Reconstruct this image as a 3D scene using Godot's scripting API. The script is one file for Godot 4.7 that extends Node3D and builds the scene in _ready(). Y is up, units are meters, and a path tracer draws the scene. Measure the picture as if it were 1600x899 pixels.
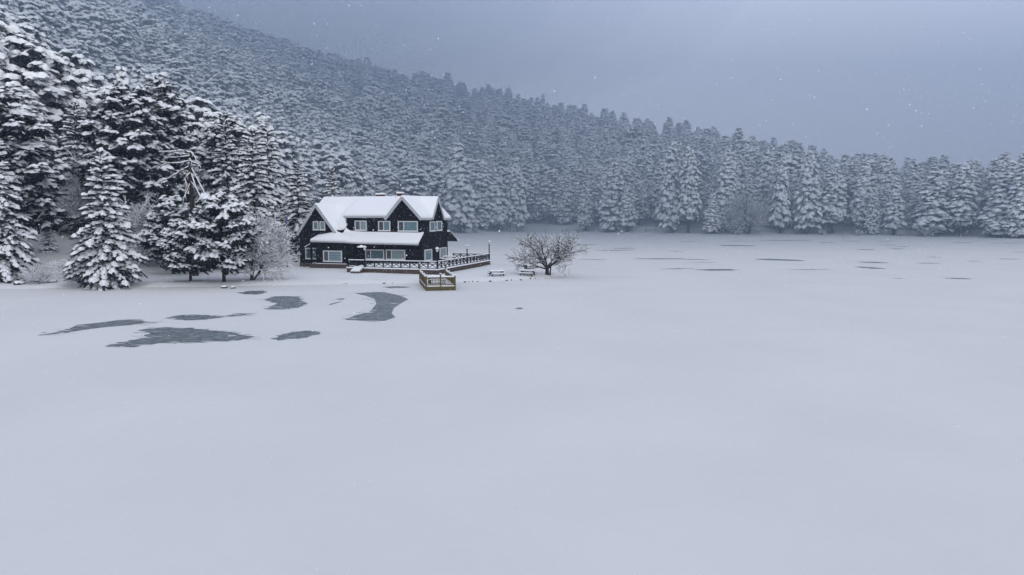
extends Node3D
# A dark chalet on a snowed-in mountain lake, seen from a low height over the ice.
# Units are metres, y is up; the camera looks towards -z over the lake (lake level y = 0).

var rng := RandomNumberGenerator.new()
var M := {}                      # materials
var used := {}                   # names already taken at top level
var noise := FastNoiseLite.new()

# ---------------------------------------------------------------- helpers
class Mb:                        # collects loose triangles with normals
	var v := PackedVector3Array()
	var n := PackedVector3Array()
	func add(t: Mb, x: Transform3D, r: Basis) -> void:
		v.append_array(x * t.v)
		n.append_array(Transform3D(r, Vector3.ZERO) * t.n)
	func tri(a: Vector3, b: Vector3, c: Vector3, na: Vector3, nb: Vector3, nc: Vector3) -> void:
		if (b - a).cross(c - a).dot(na + nb + nc) > 0.0:
			v.append(a); v.append(c); v.append(b)
			n.append(na); n.append(nc); n.append(nb)
		else:
			v.append(a); v.append(b); v.append(c)
			n.append(na); n.append(nb); n.append(nc)
	func flat(a: Vector3, b: Vector3, c: Vector3, out: Vector3) -> void:
		var m := (b - a).cross(c - a).normalized()
		if m.dot(out) < 0.0: m = -m
		tri(a, b, c, m, m, m)
	func quad(a: Vector3, b: Vector3, c: Vector3, d: Vector3, out: Vector3) -> void:
		flat(a, b, c, out); flat(a, c, d, out)
	func box(c: Vector3, s: Vector3, b := Basis.IDENTITY) -> void:
		var h := s * 0.5
		for ax in 3:
			for sg in [-1.0, 1.0]:
				var o := Vector3.ZERO; o[ax] = sg
				var p := Vector3.ZERO; p[(ax + 1) % 3] = 1.0
				var q := Vector3.ZERO; q[(ax + 2) % 3] = 1.0
				quad(c + b * ((o + p + q) * h), c + b * ((o - p + q) * h), c + b * ((o - p - q) * h), c + b * ((o + p - q) * h), b * o)
	func bar(a: Vector3, e: Vector3, w: float, h: float, up := Vector3.UP) -> void:
		var f := (e - a).normalized()
		var s := f.cross(up).normalized()
		if s.length() < 0.5: s = Vector3.RIGHT
		box((a + e) * 0.5, Vector3((e - a).length(), h, w), Basis(f, s.cross(f), s))
	func tube(a: Vector3, e: Vector3, r0: float, r1: float, sides: int) -> void:
		var f := (e - a).normalized()
		var s := f.cross(Vector3(0.31, 0.9, 0.29)).normalized()
		if s.length() < 0.5: s = Vector3.RIGHT
		var u := s.cross(f)
		var pd := s
		for k in sides:
			var an := TAU * (k + 1) / sides
			var d := s * cos(an) + u * sin(an)
			tri(a + pd * r0, a + d * r0, e + d * r1, pd, d, d)
			tri(a + pd * r0, e + d * r1, e + pd * r1, pd, d, pd)
			pd = d
	func mesh(m: Material, am: ArrayMesh = null) -> ArrayMesh:
		if am == null: am = ArrayMesh.new()
		var a := []
		a.resize(Mesh.ARRAY_MAX)
		a[Mesh.ARRAY_VERTEX] = v
		a[Mesh.ARRAY_NORMAL] = n
		am.add_surface_from_arrays(Mesh.PRIMITIVE_TRIANGLES, a)
		am.surface_set_material(am.get_surface_count() - 1, m)
		return am

func numbered(called: String) -> String:
	var k: int = used.get(called, 0)
	used[called] = k + 1
	return called if k == 0 else "%s_%03d" % [called, k]

func put(called: String, shape, m: Material, parent: Node = null) -> MeshInstance3D:
	var o := MeshInstance3D.new()
	o.mesh = shape.mesh(m) if shape is Mb else shape
	o.cast_shadow = GeometryInstance3D.SHADOW_CASTING_SETTING_ON
	if parent == null:
		o.name = numbered(called); add_child(o)
	else:
		o.name = called; parent.add_child(o, true)
	return o

func tag(o: Node, label: String, category: String, group := "") -> Node:
	o.set_meta("label", label); o.set_meta("category", category)
	if group: o.set_meta("group", group)
	return o

func thing(called: String, label: String, category: String, at: Vector3, turn := 0.0, group := "") -> Node3D:
	var o := Node3D.new()
	o.name = numbered(called); add_child(o)
	o.position = at; o.rotation.y = turn
	tag(o, label, category, group)
	return o

func stuff(o: Node) -> Node:
	o.set_meta("kind", "stuff"); return o

func R(a: float, b: float) -> float:
	return rng.randf_range(a, b)

# ---------------------------------------------------------------- terrain
var hill_base := PackedVector2Array()      # foot of the hills (x, distance)
var shore := PackedVector2Array()          # edge of the land against the lake
const HX := [-600.0, -420.0, -300.0, -200.0, -120.0, -60.0, 0.0, 60.0, 110.0, 160.0, 200.0, 240.0, 300.0, 700.0]
const HY := [190.0, 172.0, 144.0, 120.0, 104.0, 95.0, 82.0, 64.0, 50.0, 33.0, 16.0, 7.0, 3.0, 3.0]

func setup_land() -> void:
	for p in [[-600, 70], [-80, 80], [-55, 84], [-46, 97], [-42, 114], [-40, 135], [-44, 165], [-48, 200], [-46, 240], [-38, 278], [-32, 298], [-22, 328], [-8, 358], [10, 373], [34, 360], [62, 334], [84, 310], [108, 304], [135, 299], [152, 280], [168, 264], [177, 242], [195, 230], [260, 214], [420, 199], [700, 190], [700, 1500], [-600, 1500]]:
		hill_base.append(Vector2(p[0], p[1]))
	for p in [[-600, 66], [-140, 71], [-80, 74], [-66, 75.8], [-55, 75.6], [-49, 77], [-42, 77.4], [-35.6, 78.4], [-26.9, 79.9], [-17.8, 81.4], [-11.2, 82.2], [-4.6, 83.9], [0, 86], [4.1, 89.5], [6.6, 93], [7.2, 96], [5.6, 99.5], [2, 103.5], [-1, 108], [-3, 112.5], [-8, 118], [-14, 121], [-22, 128], [-30, 140], [-38, 165], [-42, 200], [-40, 240], [-33, 270], [-26.5, 292], [-17.8, 322], [-5, 352], [10, 366], [32, 353], [59, 326], [82, 302], [108, 297], [133, 292], [149, 273], [163, 257], [171, 235], [190, 222], [260, 205], [420, 190], [700, 180], [700, 1500], [-600, 1500]]:
		shore.append(Vector2(p[0], p[1]))

func inland(poly: PackedVector2Array, p: Vector2) -> float:     # metres inside the outline, negative outside
	var best := 1e12
	for i in poly.size() - 3:
		var a := poly[i]
		var ab := poly[i + 1] - a
		var t := clampf((p - a).dot(ab) / ab.length_squared(), 0.0, 1.0)
		best = minf(best, (a + ab * t).distance_squared_to(p))
	best = sqrt(best)
	return best if Geometry2D.is_point_in_polygon(p, poly) else -best

func ridge(x: float) -> float:
	for i in HX.size() - 1:
		if x < HX[i + 1]:
			return lerpf(HY[i], HY[i + 1], clampf((x - HX[i]) / (HX[i + 1] - HX[i]), 0.0, 1.0))
	return 6.0

func hill(x: float, d: float) -> float:
	var s := inland(hill_base, Vector2(x, d))
	if s <= 0.0: return 0.0
	var top := ridge(x)
	var t := minf(s / (170.0 + 0.95 * top), 1.0)
	return 1.5 * smoothstep(0.0, 15.0, s) + top * pow(t * t * (3.0 - 2.0 * t), 0.9) + noise.get_noise_2d(x, d) * 3.0 * smoothstep(0.0, 60.0, s)

func ground(x: float, d: float) -> float:
	var s := inland(shore, Vector2(x, d))
	var wob := noise.get_noise_2d(x * 9.0, d * 9.0)
	s += wob * 0.55
	if s < -1.5: return -0.7
	var b := lerpf(-0.7, 0.0, smoothstep(-1.5, 0.0, s)) if s < 0.0 else 0.32 * smoothstep(0.0, 1.5, s)
	return b + hill(x, d) + noise.get_noise_2d(x * 4.0 + 90.0, d * 4.0) * 0.12 * smoothstep(1.0, 6.0, s)

func spot(x: float, d: float, sink := 0.05) -> Vector3:
	return Vector3(x, ground(x, d) - sink, -d)

func steps(a: float, b: float, fine0: float, fine1: float, fine: float, coarse: float) -> PackedFloat32Array:
	var out := PackedFloat32Array()
	var x := a
	while x < b:
		out.append(x)
		var away := maxf(fine0 - x, x - fine1)
		x += fine if away < 0.0 else minf(coarse, fine + away * 0.16)
	out.append(b)
	return out

func build_ground() -> void:
	var xs := steps(-420.0, 460.0, -70.0, 14.0, 0.75, 7.0)
	var ds := steps(66.0, 720.0, 72.0, 118.0, 0.7, 7.0)
	var w := xs.size()
	var pts := PackedVector3Array()
	for d in ds:
		for x in xs:
			pts.append(Vector3(x, ground(x, d), -d))
	var st := SurfaceTool.new()
	st.begin(Mesh.PRIMITIVE_TRIANGLES)
	for p in pts: st.add_vertex(p)
	for j in ds.size() - 1:
		for i in w - 1:
			var a := j * w + i
			if pts[a].y < -0.65 and pts[a + 1].y < -0.65 and pts[a + w].y < -0.65 and pts[a + w + 1].y < -0.65: continue
			for k in [a, a + w, a + 1, a + 1, a + w, a + w + 1]: st.add_index(k)
	st.generate_normals()
	var am := st.commit()
	am.surface_set_material(0, M.snow_ground)
	var o := put("snowy_ground", am, null)
	o.set_meta("kind", "structure")
	o.set_meta("label", "snow covered land and wooded hills around the frozen lake")

# ---------------------------------------------------------------- materials
func tex_noise(size: int, freq: float, seed_: int, lo: Color, hi: Color, oct := 4) -> ImageTexture:
	var f := FastNoiseLite.new()
	f.seed = seed_; f.frequency = freq; f.fractal_octaves = oct
	var im := f.get_seamless_image(size, size)
	var out := Image.create(size, size, false, Image.FORMAT_RGB8)
	for y in size:
		for x in size:
			out.set_pixel(x, y, lo.lerp(hi, im.get_pixel(x, y).r))
	return ImageTexture.create_from_image(out)

func mat(called: String, c: Color, rough := 0.85, tex: Texture2D = null, scale_ := 1.0) -> StandardMaterial3D:
	var m := StandardMaterial3D.new()
	m.resource_name = called
	m.albedo_color = c.linear_to_srgb()
	m.roughness = rough
	m.metallic_specular = 0.3
	if tex:
		m.albedo_texture = tex
		m.uv1_triplanar = true; m.uv1_world_triplanar = true
		m.uv1_scale = Vector3.ONE * scale_
	M[called] = m
	return m

func bump(m: StandardMaterial3D, freq: float, seed_: int, strength: float) -> void:
	var f := FastNoiseLite.new()
	f.seed = seed_; f.frequency = freq; f.fractal_octaves = 5
	var im := f.get_seamless_image(512, 512)
	im.convert(Image.FORMAT_RGBA8)
	im.bump_map_to_normal_map(strength)
	m.normal_enabled = true
	m.normal_texture = ImageTexture.create_from_image(im)

func slush() -> ImageTexture:       # dark wet ice, blotched with grey slush and dusted with snow grains
	var a := FastNoiseLite.new(); a.seed = 31; a.frequency = 0.012; a.fractal_octaves = 5
	var b := FastNoiseLite.new(); b.seed = 32; b.frequency = 0.11; b.fractal_octaves = 3
	var ia := a.get_seamless_image(768, 768)
	var ib := b.get_seamless_image(768, 768)
	var im := Image.create(768, 768, false, Image.FORMAT_RGB8)
	var dark := Color(0.090, 0.108, 0.118)
	var grey := Color(0.165, 0.185, 0.20)
	var white := Color(0.55, 0.57, 0.60)
	for y in 768:
		for x in 768:
			var p := ia.get_pixel(x, y).r
			var q := ib.get_pixel(x, y).r
			var c := dark.lerp(grey, smoothstep(0.35, 0.75, p))
			c = c.lerp(white, smoothstep(0.66, 0.82, q * 0.75 + p * 0.28))
			im.set_pixel(x, y, c.linear_to_srgb())
	return ImageTexture.create_from_image(im)

func build_materials() -> void:
	var drift := tex_noise(512, 0.006, 3, Color(0.97, 0.972, 0.978), Color(1, 1, 1), 5)
	var lake := mat("snow_lake", Color(0.655, 0.655, 0.66), 0.9, drift, 0.02)
	bump(lake, 0.03, 5, 2.0); lake.normal_scale = 0.12
	var g := mat("snow_ground", Color(0.70, 0.705, 0.715), 0.9, drift, 0.05)
	bump(g, 0.02, 6, 6.0); g.normal_scale = 0.5
	var s := mat("snow", Color(0.82, 0.83, 0.865), 0.9)
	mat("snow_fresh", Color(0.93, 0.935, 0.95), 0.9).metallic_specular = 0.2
	s.metallic_specular = 0.2
	var fk := mat("flake", Color(0.92, 0.93, 0.95), 0.9); fk.backlight_enabled = true; fk.backlight = Color(0.9, 0.9, 0.95)
	mat("frost", Color(0.80, 0.81, 0.84), 0.9)
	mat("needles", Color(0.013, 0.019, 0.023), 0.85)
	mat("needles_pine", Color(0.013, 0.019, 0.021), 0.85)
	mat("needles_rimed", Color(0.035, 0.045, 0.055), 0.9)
	mat("bark", Color(0.060, 0.046, 0.038), 0.95, tex_noise(256, 0.03, 11, Color(0.55, 0.55, 0.55), Color(1, 1, 1)), 0.7)
	mat("twig", Color(0.032, 0.029, 0.030), 0.95)
	# dark stained siding: fine horizontal boards with worn streaks
	var im := Image.create(256, 256, false, Image.FORMAT_RGB8)
	var f := FastNoiseLite.new(); f.frequency = 0.02; f.seed = 8
	for y in 256:
		for x in 256:
			var k := 0.75 + 0.35 * f.get_noise_2d(x * 0.6, y * 7.0) + (0.0 if y % 16 > 1 else -0.35)
			im.set_pixel(x, y, Color(k, k, k))
	mat("siding", Color(0.004, 0.0065, 0.013), 0.8, ImageTexture.create_from_image(im), 0.35)
	mat("white_paint", Color(0.60, 0.61, 0.63), 0.6)
	mat("bargeboard", Color(0.40, 0.41, 0.44), 0.7)
	mat("flashing", Color(0.06, 0.018, 0.016), 0.6)
	mat("roof_under", Color(0.02, 0.018, 0.02), 0.8)
	mat("brick", Color(0.19, 0.065, 0.035), 0.9, tex_noise(256, 0.08, 21, Color(0.5, 0.45, 0.42), Color(1, 1, 1)), 0.8)
	mat("stone", Color(0.25, 0.195, 0.165), 0.9, tex_noise(256, 0.05, 22, Color(0.25, 0.25, 0.28), Color(1, 1, 1), 3), 0.5)
	mat("rail_paint", Color(0.008, 0.011, 0.017), 0.6)
	mat("dock_wood", Color(0.20, 0.165, 0.075), 0.85, tex_noise(256, 0.04, 23, Color(0.55, 0.55, 0.55), Color(1, 1, 1)), 0.8)
	mat("table_wood", Color(0.030, 0.024, 0.022), 0.85)
	mat("lamp_glass", Color(0.55, 0.57, 0.60), 0.25)
	mat("violet_cloth", Color(0.11, 0.09, 0.24), 0.8)
	mat("metal_grey", Color(0.10, 0.10, 0.105), 0.6)
	var p := mat("pane", Color(0.13, 0.20, 0.235), 0.08); p.metallic_specular = 0.6
	var q := mat("pane_dark", Color(0.07, 0.075, 0.08), 0.10); q.metallic_specular = 0.6
	mat("pane_pale", Color(0.21, 0.27, 0.29), 0.10)
	mat("pane_deep", Color(0.085, 0.14, 0.17), 0.06)
	mat("blind", Color(0.30, 0.37, 0.39), 0.6)
	mat("ice", Color(1, 1, 1), 0.4, slush(), 0.16)
	mat("rock", Color(0.05, 0.05, 0.052), 0.9)
	for k in ["ice", "snow_lake"]: M[k].metallic_specular = 0.4 if k == "ice" else 0.15

# ---------------------------------------------------------------- foliage templates
var pads := []          # snow pillows lying along +x, one metre long
var pads_low := []
var sprays := []        # flat twigs full of needles along +x
var sprays_low := []

func pad(nu: int, nv: int) -> Mb:
	var mb := Mb.new()
	var g := []
	for i in nu + 1:
		var a := float(i) / nu
		var prof := pow(maxf(sin(PI * clampf(a * 0.9 + 0.05, 0.0, 1.0)), 0.0), 0.55)
		var row := PackedVector3Array()
		for j in nv + 1:
			var b := -1.0 + 2.0 * j / nv
			var w := 0.5 * prof * R(0.72, 1.2)
			var y := sqrt(maxf(0.0, 1.0 - b * b)) * prof * R(0.65, 1.3) - 0.12 * absf(b)
			row.append(Vector3(a + R(-0.05, 0.05), y, b * w))
		g.append(row)
	var nn := []
	for i in nu + 1:
		var row := PackedVector3Array()
		for j in nv + 1:
			var du: Vector3 = g[mini(i + 1, nu)][j] - g[maxi(i - 1, 0)][j]
			var dv: Vector3 = g[i][mini(j + 1, nv)] - g[i][maxi(j - 1, 0)]
			var m := dv.cross(du * Vector3(1, 0.5, 1)).normalized()
			row.append((m if m.y > 0.0 else (Vector3.UP + m).normalized()))
		nn.append(row)
	for i in nu:
		for j in nv:
			mb.tri(g[i][j], g[i + 1][j], g[i + 1][j + 1], nn[i][j], nn[i + 1][j], nn[i + 1][j + 1])
			mb.tri(g[i][j], g[i + 1][j + 1], g[i][j + 1], nn[i][j], nn[i + 1][j + 1], nn[i][j + 1])
	return mb

func spray(count: int, layers: int) -> Mb:
	var mb := Mb.new()
	for l in layers:
		for k in count:
			var a := (k + R(0.0, 0.8)) / count
			var sg := 1.0 if (k + l) % 2 == 0 else -1.0
			var an := R(0.5, 1.05) * (1.0 - a * 0.6)
			var ln := R(0.30, 0.52) * (1.15 - a * 0.6)
			var d := Vector3(cos(an), R(-0.45, 0.02) - 0.2 * l, sin(an) * sg * 1.1).normalized()
			var o := Vector3(a, -0.03 - 0.06 * l, 0)
			var s := d.cross(Vector3.UP).normalized() * R(0.05, 0.09)
			mb.flat(o - s, o + s, o + d * ln, Vector3.UP)
	return mb

func build_templates() -> void:
	for k in 6:
		pads.append(pad(5, 4)); pads_low.append(pad(4, 3))
		sprays.append(spray(13, 2)); sprays_low.append(spray(9, 1))

func frame(f: Vector3) -> Basis:
	f = f.normalized()
	var s := f.cross(Vector3.UP).normalized()
	return Basis(f, s.cross(f), s)

class Plant:
	var wood := Mb.new()
	var leaf := Mb.new()
	var snow := Mb.new()

func frond(t: Plant, p: Vector3, f: Vector3, ln: float, low: bool, snowy: float, thick := 0.27) -> void:
	var b := frame(f)
	var k := rng.randi() % 6
	t.leaf.add((sprays_low if low else sprays)[k], Transform3D(Basis(b.x * ln * (1.0 if low else 1.12), b.y * ln, b.z * ln * (0.8 if low else 1.0)), p), b)
	if rng.randf() < snowy:
		var w := ln * (R(0.7, 1.05) if low else R(0.5, 0.85))
		var h := ln * thick * R(0.7, 1.35) * (1.3 if low else 1.0)
		t.snow.add((pads_low if low else pads)[rng.randi() % 6], Transform3D(Basis(b.x * ln * R(0.68, 0.98), b.y * h, b.z * w), p + b.y * 0.02), b)

func trunk(t: Plant, h: float, r0: float, bend := 0.0, lean := Vector3.ZERO, sides := 7) -> void:
	var n := 8
	var a := Vector3(0, -0.4, 0)
	for k in n:
		var s := float(k + 1) / n
		var e := Vector3(sin(s * 3.0) * bend, h * s, cos(s * 2.3) * bend - bend) + lean * s * s
		var ra := r0 * (1.0 - 0.93 * float(k) / n) * (1.35 if k == 0 else 1.0)
		t.wood.tube(a, e, ra, r0 * (1.0 - 0.93 * s), sides)
		a = e

func fir(seed_: int, H: float, rad: float, foot: float, step: float, ln: float, low: bool, snowy: float, droop := 0.42, taper := 0.85) -> Plant:
	rng.seed = seed_
	var t := Plant.new()
	trunk(t, H * 0.95, 0.016 * H + 0.05)
	var y := foot * H
	var turn := 0.0
	var wild := R(0, 9.0)
	while y < H * 0.965 - 0.1:
		var q := (y - foot * H) / (H * (1.0 - foot))
		var r := rad * pow(1.0 - q, taper) * (1.0 - 0.35 * pow(maxf(0.0, 1.0 - q * 5.0), 2.0)) + 0.22
		var n := int(lerpf(8.5, 4.0, q)) if not low else int(lerpf(7.5, 4.0, q))
		turn += 0.7
		for k in n:
			var ph := turn + TAU * (k + R(-0.28, 0.28)) / n
			var d := Vector3(cos(ph), 0, sin(ph))
			var rb := r * R(0.74, 1.14) * (1.0 + 0.16 * sin(ph * 2.0 + wild) * sin(y * 0.9 + wild))
			var rise := lerpf(-0.02, 0.75, q * q) + R(-0.08, 0.08)
			var dr := droop * lerpf(1.0, 0.5, q) * R(0.75, 1.3)
			var l := ln * lerpf(1.0, 0.62, q)
			var ns := maxi(1, int(round(rb / (l * 0.62))))
			var y0 := y + R(-0.5, 0.5) * step * (1.8 if low else 1.0)
			t.wood.tube(Vector3(0, y0, 0), Vector3(0, y0 + rise * rb * 0.5 - dr * rb * 0.25, 0) + d * rb * 0.5, 0.045, 0.02, 3)
			for j in ns:
				var s := (j + 0.16) / ns
				var dist := rb * s
				var p := Vector3(0, y0 + rise * dist - dr * dist * s, 0) + d * dist
				var f := d + Vector3(0, rise - 2.0 * dr * s, 0)
				var here := snowy * (0.8 if s < 0.35 else 1.0)
				frond(t, p, f, l * R(0.85, 1.15), low, here)
				if s > 0.15 and rb > l * 0.9:
					for sg in [-1.0, 1.0]:
						var f2 := f.rotated(Vector3.UP, sg * R(0.65, 1.05)) + Vector3(0, -0.12, 0)
						frond(t, p, f2, l * R(0.65, 0.95) * (1.1 - 0.45 * s), low, here * 0.85)
		y += step * lerpf(1.0, 0.62, q)
	for k in 4:      # the leader
		frond(t, Vector3(0, H * 0.95 - 0.3 + 0.1 * k, 0), Vector3(cos(k * 1.7), 1.3, sin(k * 1.7)), 0.55 if not low else 1.3, true, snowy, 0.3)
	return t

func bough(t: Plant, p: Vector3, d: Vector3, fall: float, ln: float, snowy: float) -> void:
	# one whole hanging branch of a far tree: three fans of needles under one lumpy snow load
	var f := (d + Vector3(0, -fall, 0)).normalized()
	for k in 3:
		var g := f.rotated(Vector3.UP, (k - 1) * R(0.5, 0.8))
		var b := frame(g)
		t.leaf.add(sprays_low[rng.randi() % 6], Transform3D(Basis(b.x * ln * R(0.95, 1.15), b.y * ln, b.z * ln * 0.95), p - b.y * 0.05), b)
	if rng.randf() < snowy:
		var h := frame(f + Vector3(R(-0.35, 0.35), R(-0.25, 0.2), R(-0.35, 0.35)))
		var l := ln * R(0.7, 1.0)
		t.snow.add(pads[rng.randi() % 6], Transform3D(Basis(h.x * l, h.y * ln * R(0.22, 0.38), h.z * ln * R(0.8, 1.15)), p + f * ln * R(0.05, 0.25)), h)

func far_fir(seed_: int, H: float, rad: float, foot: float, taper: float, fall: float) -> Plant:
	rng.seed = seed_
	var t := Plant.new()
	trunk(t, H * 0.94, 0.016 * H + 0.05)
	var y := foot * H
	var turn := R(0, 6.0)
	var wild := R(0, 9.0)
	while y < H * 0.96:
		var q := (y - foot * H) / (H * (1.0 - foot))
		var r := rad * pow(1.0 - q, taper) * (1.0 - 0.3 * pow(maxf(0.0, 1.0 - q * 6.0), 2.0)) + 0.35
		var ln := lerpf(3.0, 1.7, q)
		var n := maxi(4, int(round(TAU * r / (ln * 0.82))))
		turn += 0.9
		for k in n:
			var ph := turn + TAU * (k + R(-0.35, 0.35)) / n
			var d := Vector3(cos(ph), 0, sin(ph))
			var rb := r * R(0.72, 1.16) * (1.0 + 0.18 * sin(ph * 2.0 + wild) * sin(y * 0.6 + wild))
			var yy := y + R(-0.75, 0.75)
			var fl := fall * R(0.6, 1.4) * lerpf(1.0, 0.55, q)
			var l := minf(ln * R(0.75, 1.2), rb + 0.7)
			bough(t, Vector3(0, yy + l * fl * 0.5, 0) + d * maxf(rb - l * 0.85, 0.1), d, fl, l, 0.97)
			if rb > ln * 1.15:
				bough(t, Vector3(0, yy + 0.9, 0) + d * maxf(rb - l * 1.7, 0.1), d.rotated(Vector3.UP, 0.3), fl * 0.7, l, 0.8)
			elif k % 2 == 0:
				bough(t, Vector3(0, yy - 0.6, 0) + d * 0.2, d, 0.9, l * 0.8, 0.0)
		y += lerpf(1.45, 0.95, q)
	for k in 5:
		bough(t, Vector3(0, H * 0.94 + 0.1 * k, 0), Vector3(cos(k * 1.3), 0.3, sin(k * 1.3)), -0.3, 1.0, 0.8)
	return t

func far_pine(seed_: int, H: float, rad: float, foot: float, round_: float) -> Plant:
	rng.seed = seed_
	var t := Plant.new()
	trunk(t, H * 0.96, 0.017 * H + 0.06, R(-0.5, 0.5))
	var y := foot * H
	var turn := R(0, 6.0)
	while y < H * 0.99:
		var q := (y - foot * H) / (H * (1.0 - foot))
		var r := rad * pow(maxf(0.03, sin(PI * lerpf(0.2, 0.985, q))), 0.6 * round_)
		var n := maxi(2, int(round(TAU * r / 3.1)))
		turn += 1.1
		for k in n:
			var ph := turn + TAU * (k + R(-0.35, 0.35)) / n
			var d := Vector3(cos(ph), 0, sin(ph))
			var rb := r * R(0.6, 1.1)
			var c := Vector3(0, y + R(-0.8, 0.8), 0) + d * rb
			t.wood.tube(Vector3(0, minf(y - rb * 0.25, H * 0.94), 0), c, 0.12, 0.05, 3)
			var m := 5
			for j in m:
				var a := ph + TAU * (j + R(-0.3, 0.3)) / m
				bough(t, c + Vector3(0, R(-0.2, 0.25), 0), Vector3(cos(a), 0, sin(a)) + d * 0.3, R(0.25, 1.05), R(1.4, 2.2), 0.97)
			bough(t, c + Vector3(0, -0.7, 0), d, 0.9, 1.7, 0.0)
			bough(t, c + Vector3(0, -0.6, 0) - d * 0.6, -d, 0.7, 1.7, 0.0)
		y += R(1.25, 1.6)
	return t

func clump(t: Plant, c: Vector3, r: float, low: bool, snowy: float, out: Vector3) -> void:
	var n := 9 if low else 12
	for k in n:
		var ph := TAU * (k + R(-0.3, 0.3)) / n
		var d := Vector3(cos(ph), R(-0.85, 0.0), sin(ph)) + out * 0.35
		frond(t, c + Vector3(cos(ph), 0, sin(ph)) * r * 0.12 + Vector3(0, R(-0.05, 0.12) * r, 0), d, r * R(0.8, 1.15), low, snowy, 0.17)
	for k in n / 2:
		var ph := R(0, TAU)
		frond(t, c + Vector3(0, -0.22 * r, 0), Vector3(cos(ph), R(-0.9, -0.3), sin(ph)), r * R(0.6, 0.95), low, 0.1)
	for k in 3:
		var ph := R(0, TAU)
		frond(t, c + Vector3(R(-0.3, 0.3), 0.16, R(-0.3, 0.3)) * r, Vector3(cos(ph), R(-0.1, 0.3), sin(ph)), r * R(0.7, 0.95), low, snowy, 0.26)

func pine(seed_: int, H: float, rad: float, foot: float, cr: float, low: bool, snowy: float, round_ := 1.0, lean := Vector3.ZERO) -> Plant:
	rng.seed = seed_
	var t := Plant.new()
	trunk(t, H * 0.97, 0.017 * H + 0.06, R(-0.5, 0.5) * H * 0.02, lean)
	var y := foot * H
	var turn := R(0, 6.0)
	while y < H:
		var q := (y - foot * H) / (H * (1.0 - foot))
		var r := rad * pow(maxf(0.02, sin(PI * lerpf(0.22, 0.99, q))), 0.62 * round_)
		var n := maxi(2, int(round(TAU * r / (cr * 2.1))))
		turn += 1.1
		for k in n:
			var ph := turn + TAU * (k + R(-0.35, 0.35)) / n
			var d := Vector3(cos(ph), 0, sin(ph))
			var rb := r * R(0.62, 1.12)
			var c := Vector3(0, y + R(-0.5, 0.5) * cr, 0) + d * rb + lean * q * q
			var o := Vector3(0, minf(y - rb * 0.25, H * 0.95), 0) + lean * q * q
			t.wood.tube(o, c + Vector3(0, -0.15, 0), 0.07 + 0.004 * H * (1.0 - q), 0.03, 4)
			clump(t, c, cr * R(0.75, 1.2) * lerpf(1.0, 0.75, q), low, snowy, d)
			if rb > cr * 2.2:
				clump(t, o.lerp(c, 0.55) + Vector3(0, 0.3, 0), cr * R(0.7, 1.0), low, snowy * 0.7, d)
		y += cr * R(0.72, 0.95)
	clump(t, Vector3(0, H, 0) + lean, cr * 0.7, low, snowy, Vector3.UP * 0.3)
	return t

# bare and frosted broadleaf trees: forking limbs with snow lying along their upper sides
func limb(t: Plant, p: Vector3, d: Vector3, ln: float, r: float, level: int, spec: Dictionary) -> void:
	var seg := 4 if level < 2 else 3
	var a := p
	var rr := r
	for k in seg:
		d = (d + Vector3(R(-1, 1), R(-1, 1), R(-1, 1)) * spec.wiggle + Vector3(0, spec.lift if level < 2 else spec.fall, 0)).normalized()
		var e := a + d * ln / seg
		var r1 := maxf(r * lerpf(1.0, spec.thin, float(k + 1) / seg), spec.least)
		t.wood.tube(a, e, rr, r1, 6 if level == 0 else (4 if level < 3 else 3))
		if absf(d.y) < 0.9 and rng.randf() < spec.snow:
			var up := Vector3(0, (rr + r1) * 0.36 + spec.cap * 0.5, 0)
			t.snow.tube(a + up, e + up, spec.cap * R(0.7, 1.2) + rr * 0.55, spec.cap + r1 * 0.5, 4 if level < 3 else 3)
		rr = r1
		a = e
		if level < spec.depth:
			var kids: int = spec.kids[level]
			for q in kids:
				if k == 0 and level == 0 and q > 0 and spec.clear: continue
				var ax := d.cross(Vector3(R(-1, 1), R(-1, 1), R(-1, 1))).normalized()
				if ax.length() < 0.5: continue
				limb(t, a, d.rotated(ax, R(spec.fork * 0.6, spec.fork * 1.3)), ln * R(0.5, 0.78) * spec.shrink, rr * R(0.5, 0.7), level + 1, spec)
	if level < spec.depth:
		limb(t, a, d, ln * 0.62, rr, level + 1, spec)

# ---------------------------------------------------------------- trees as things
func shape_set(t: Plant, leafm: Material, snowm: Material) -> Array:
	return [t.wood.mesh(M.bark), t.leaf.mesh(leafm) if t.leaf.v.size() else null, t.snow.mesh(snowm) if t.snow.v.size() else null]

func plant(called: String, label: String, category: String, s: Array, at: Vector3, turn := 0.0, grow := Vector3.ONE, group := "", wood := "trunk", crown := "crown") -> Node3D:
	var o := thing(called, label, category, at, turn, group)
	o.scale = grow
	var w := put(wood, s[0], null, o)
	var c: Node = o
	if s[1]:
		c = put(crown, s[1], null, o)
	if s[2]:
		var sn := put("snow", s[2], null, c if s[1] else w)
		stuff(sn)
	return o

func merged(t: Plant, leafm: Material) -> ArrayMesh:
	var am := t.wood.mesh(M.bark)
	t.leaf.mesh(leafm, am)
	t.snow.mesh(M.snow_fresh, am)
	return am

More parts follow.
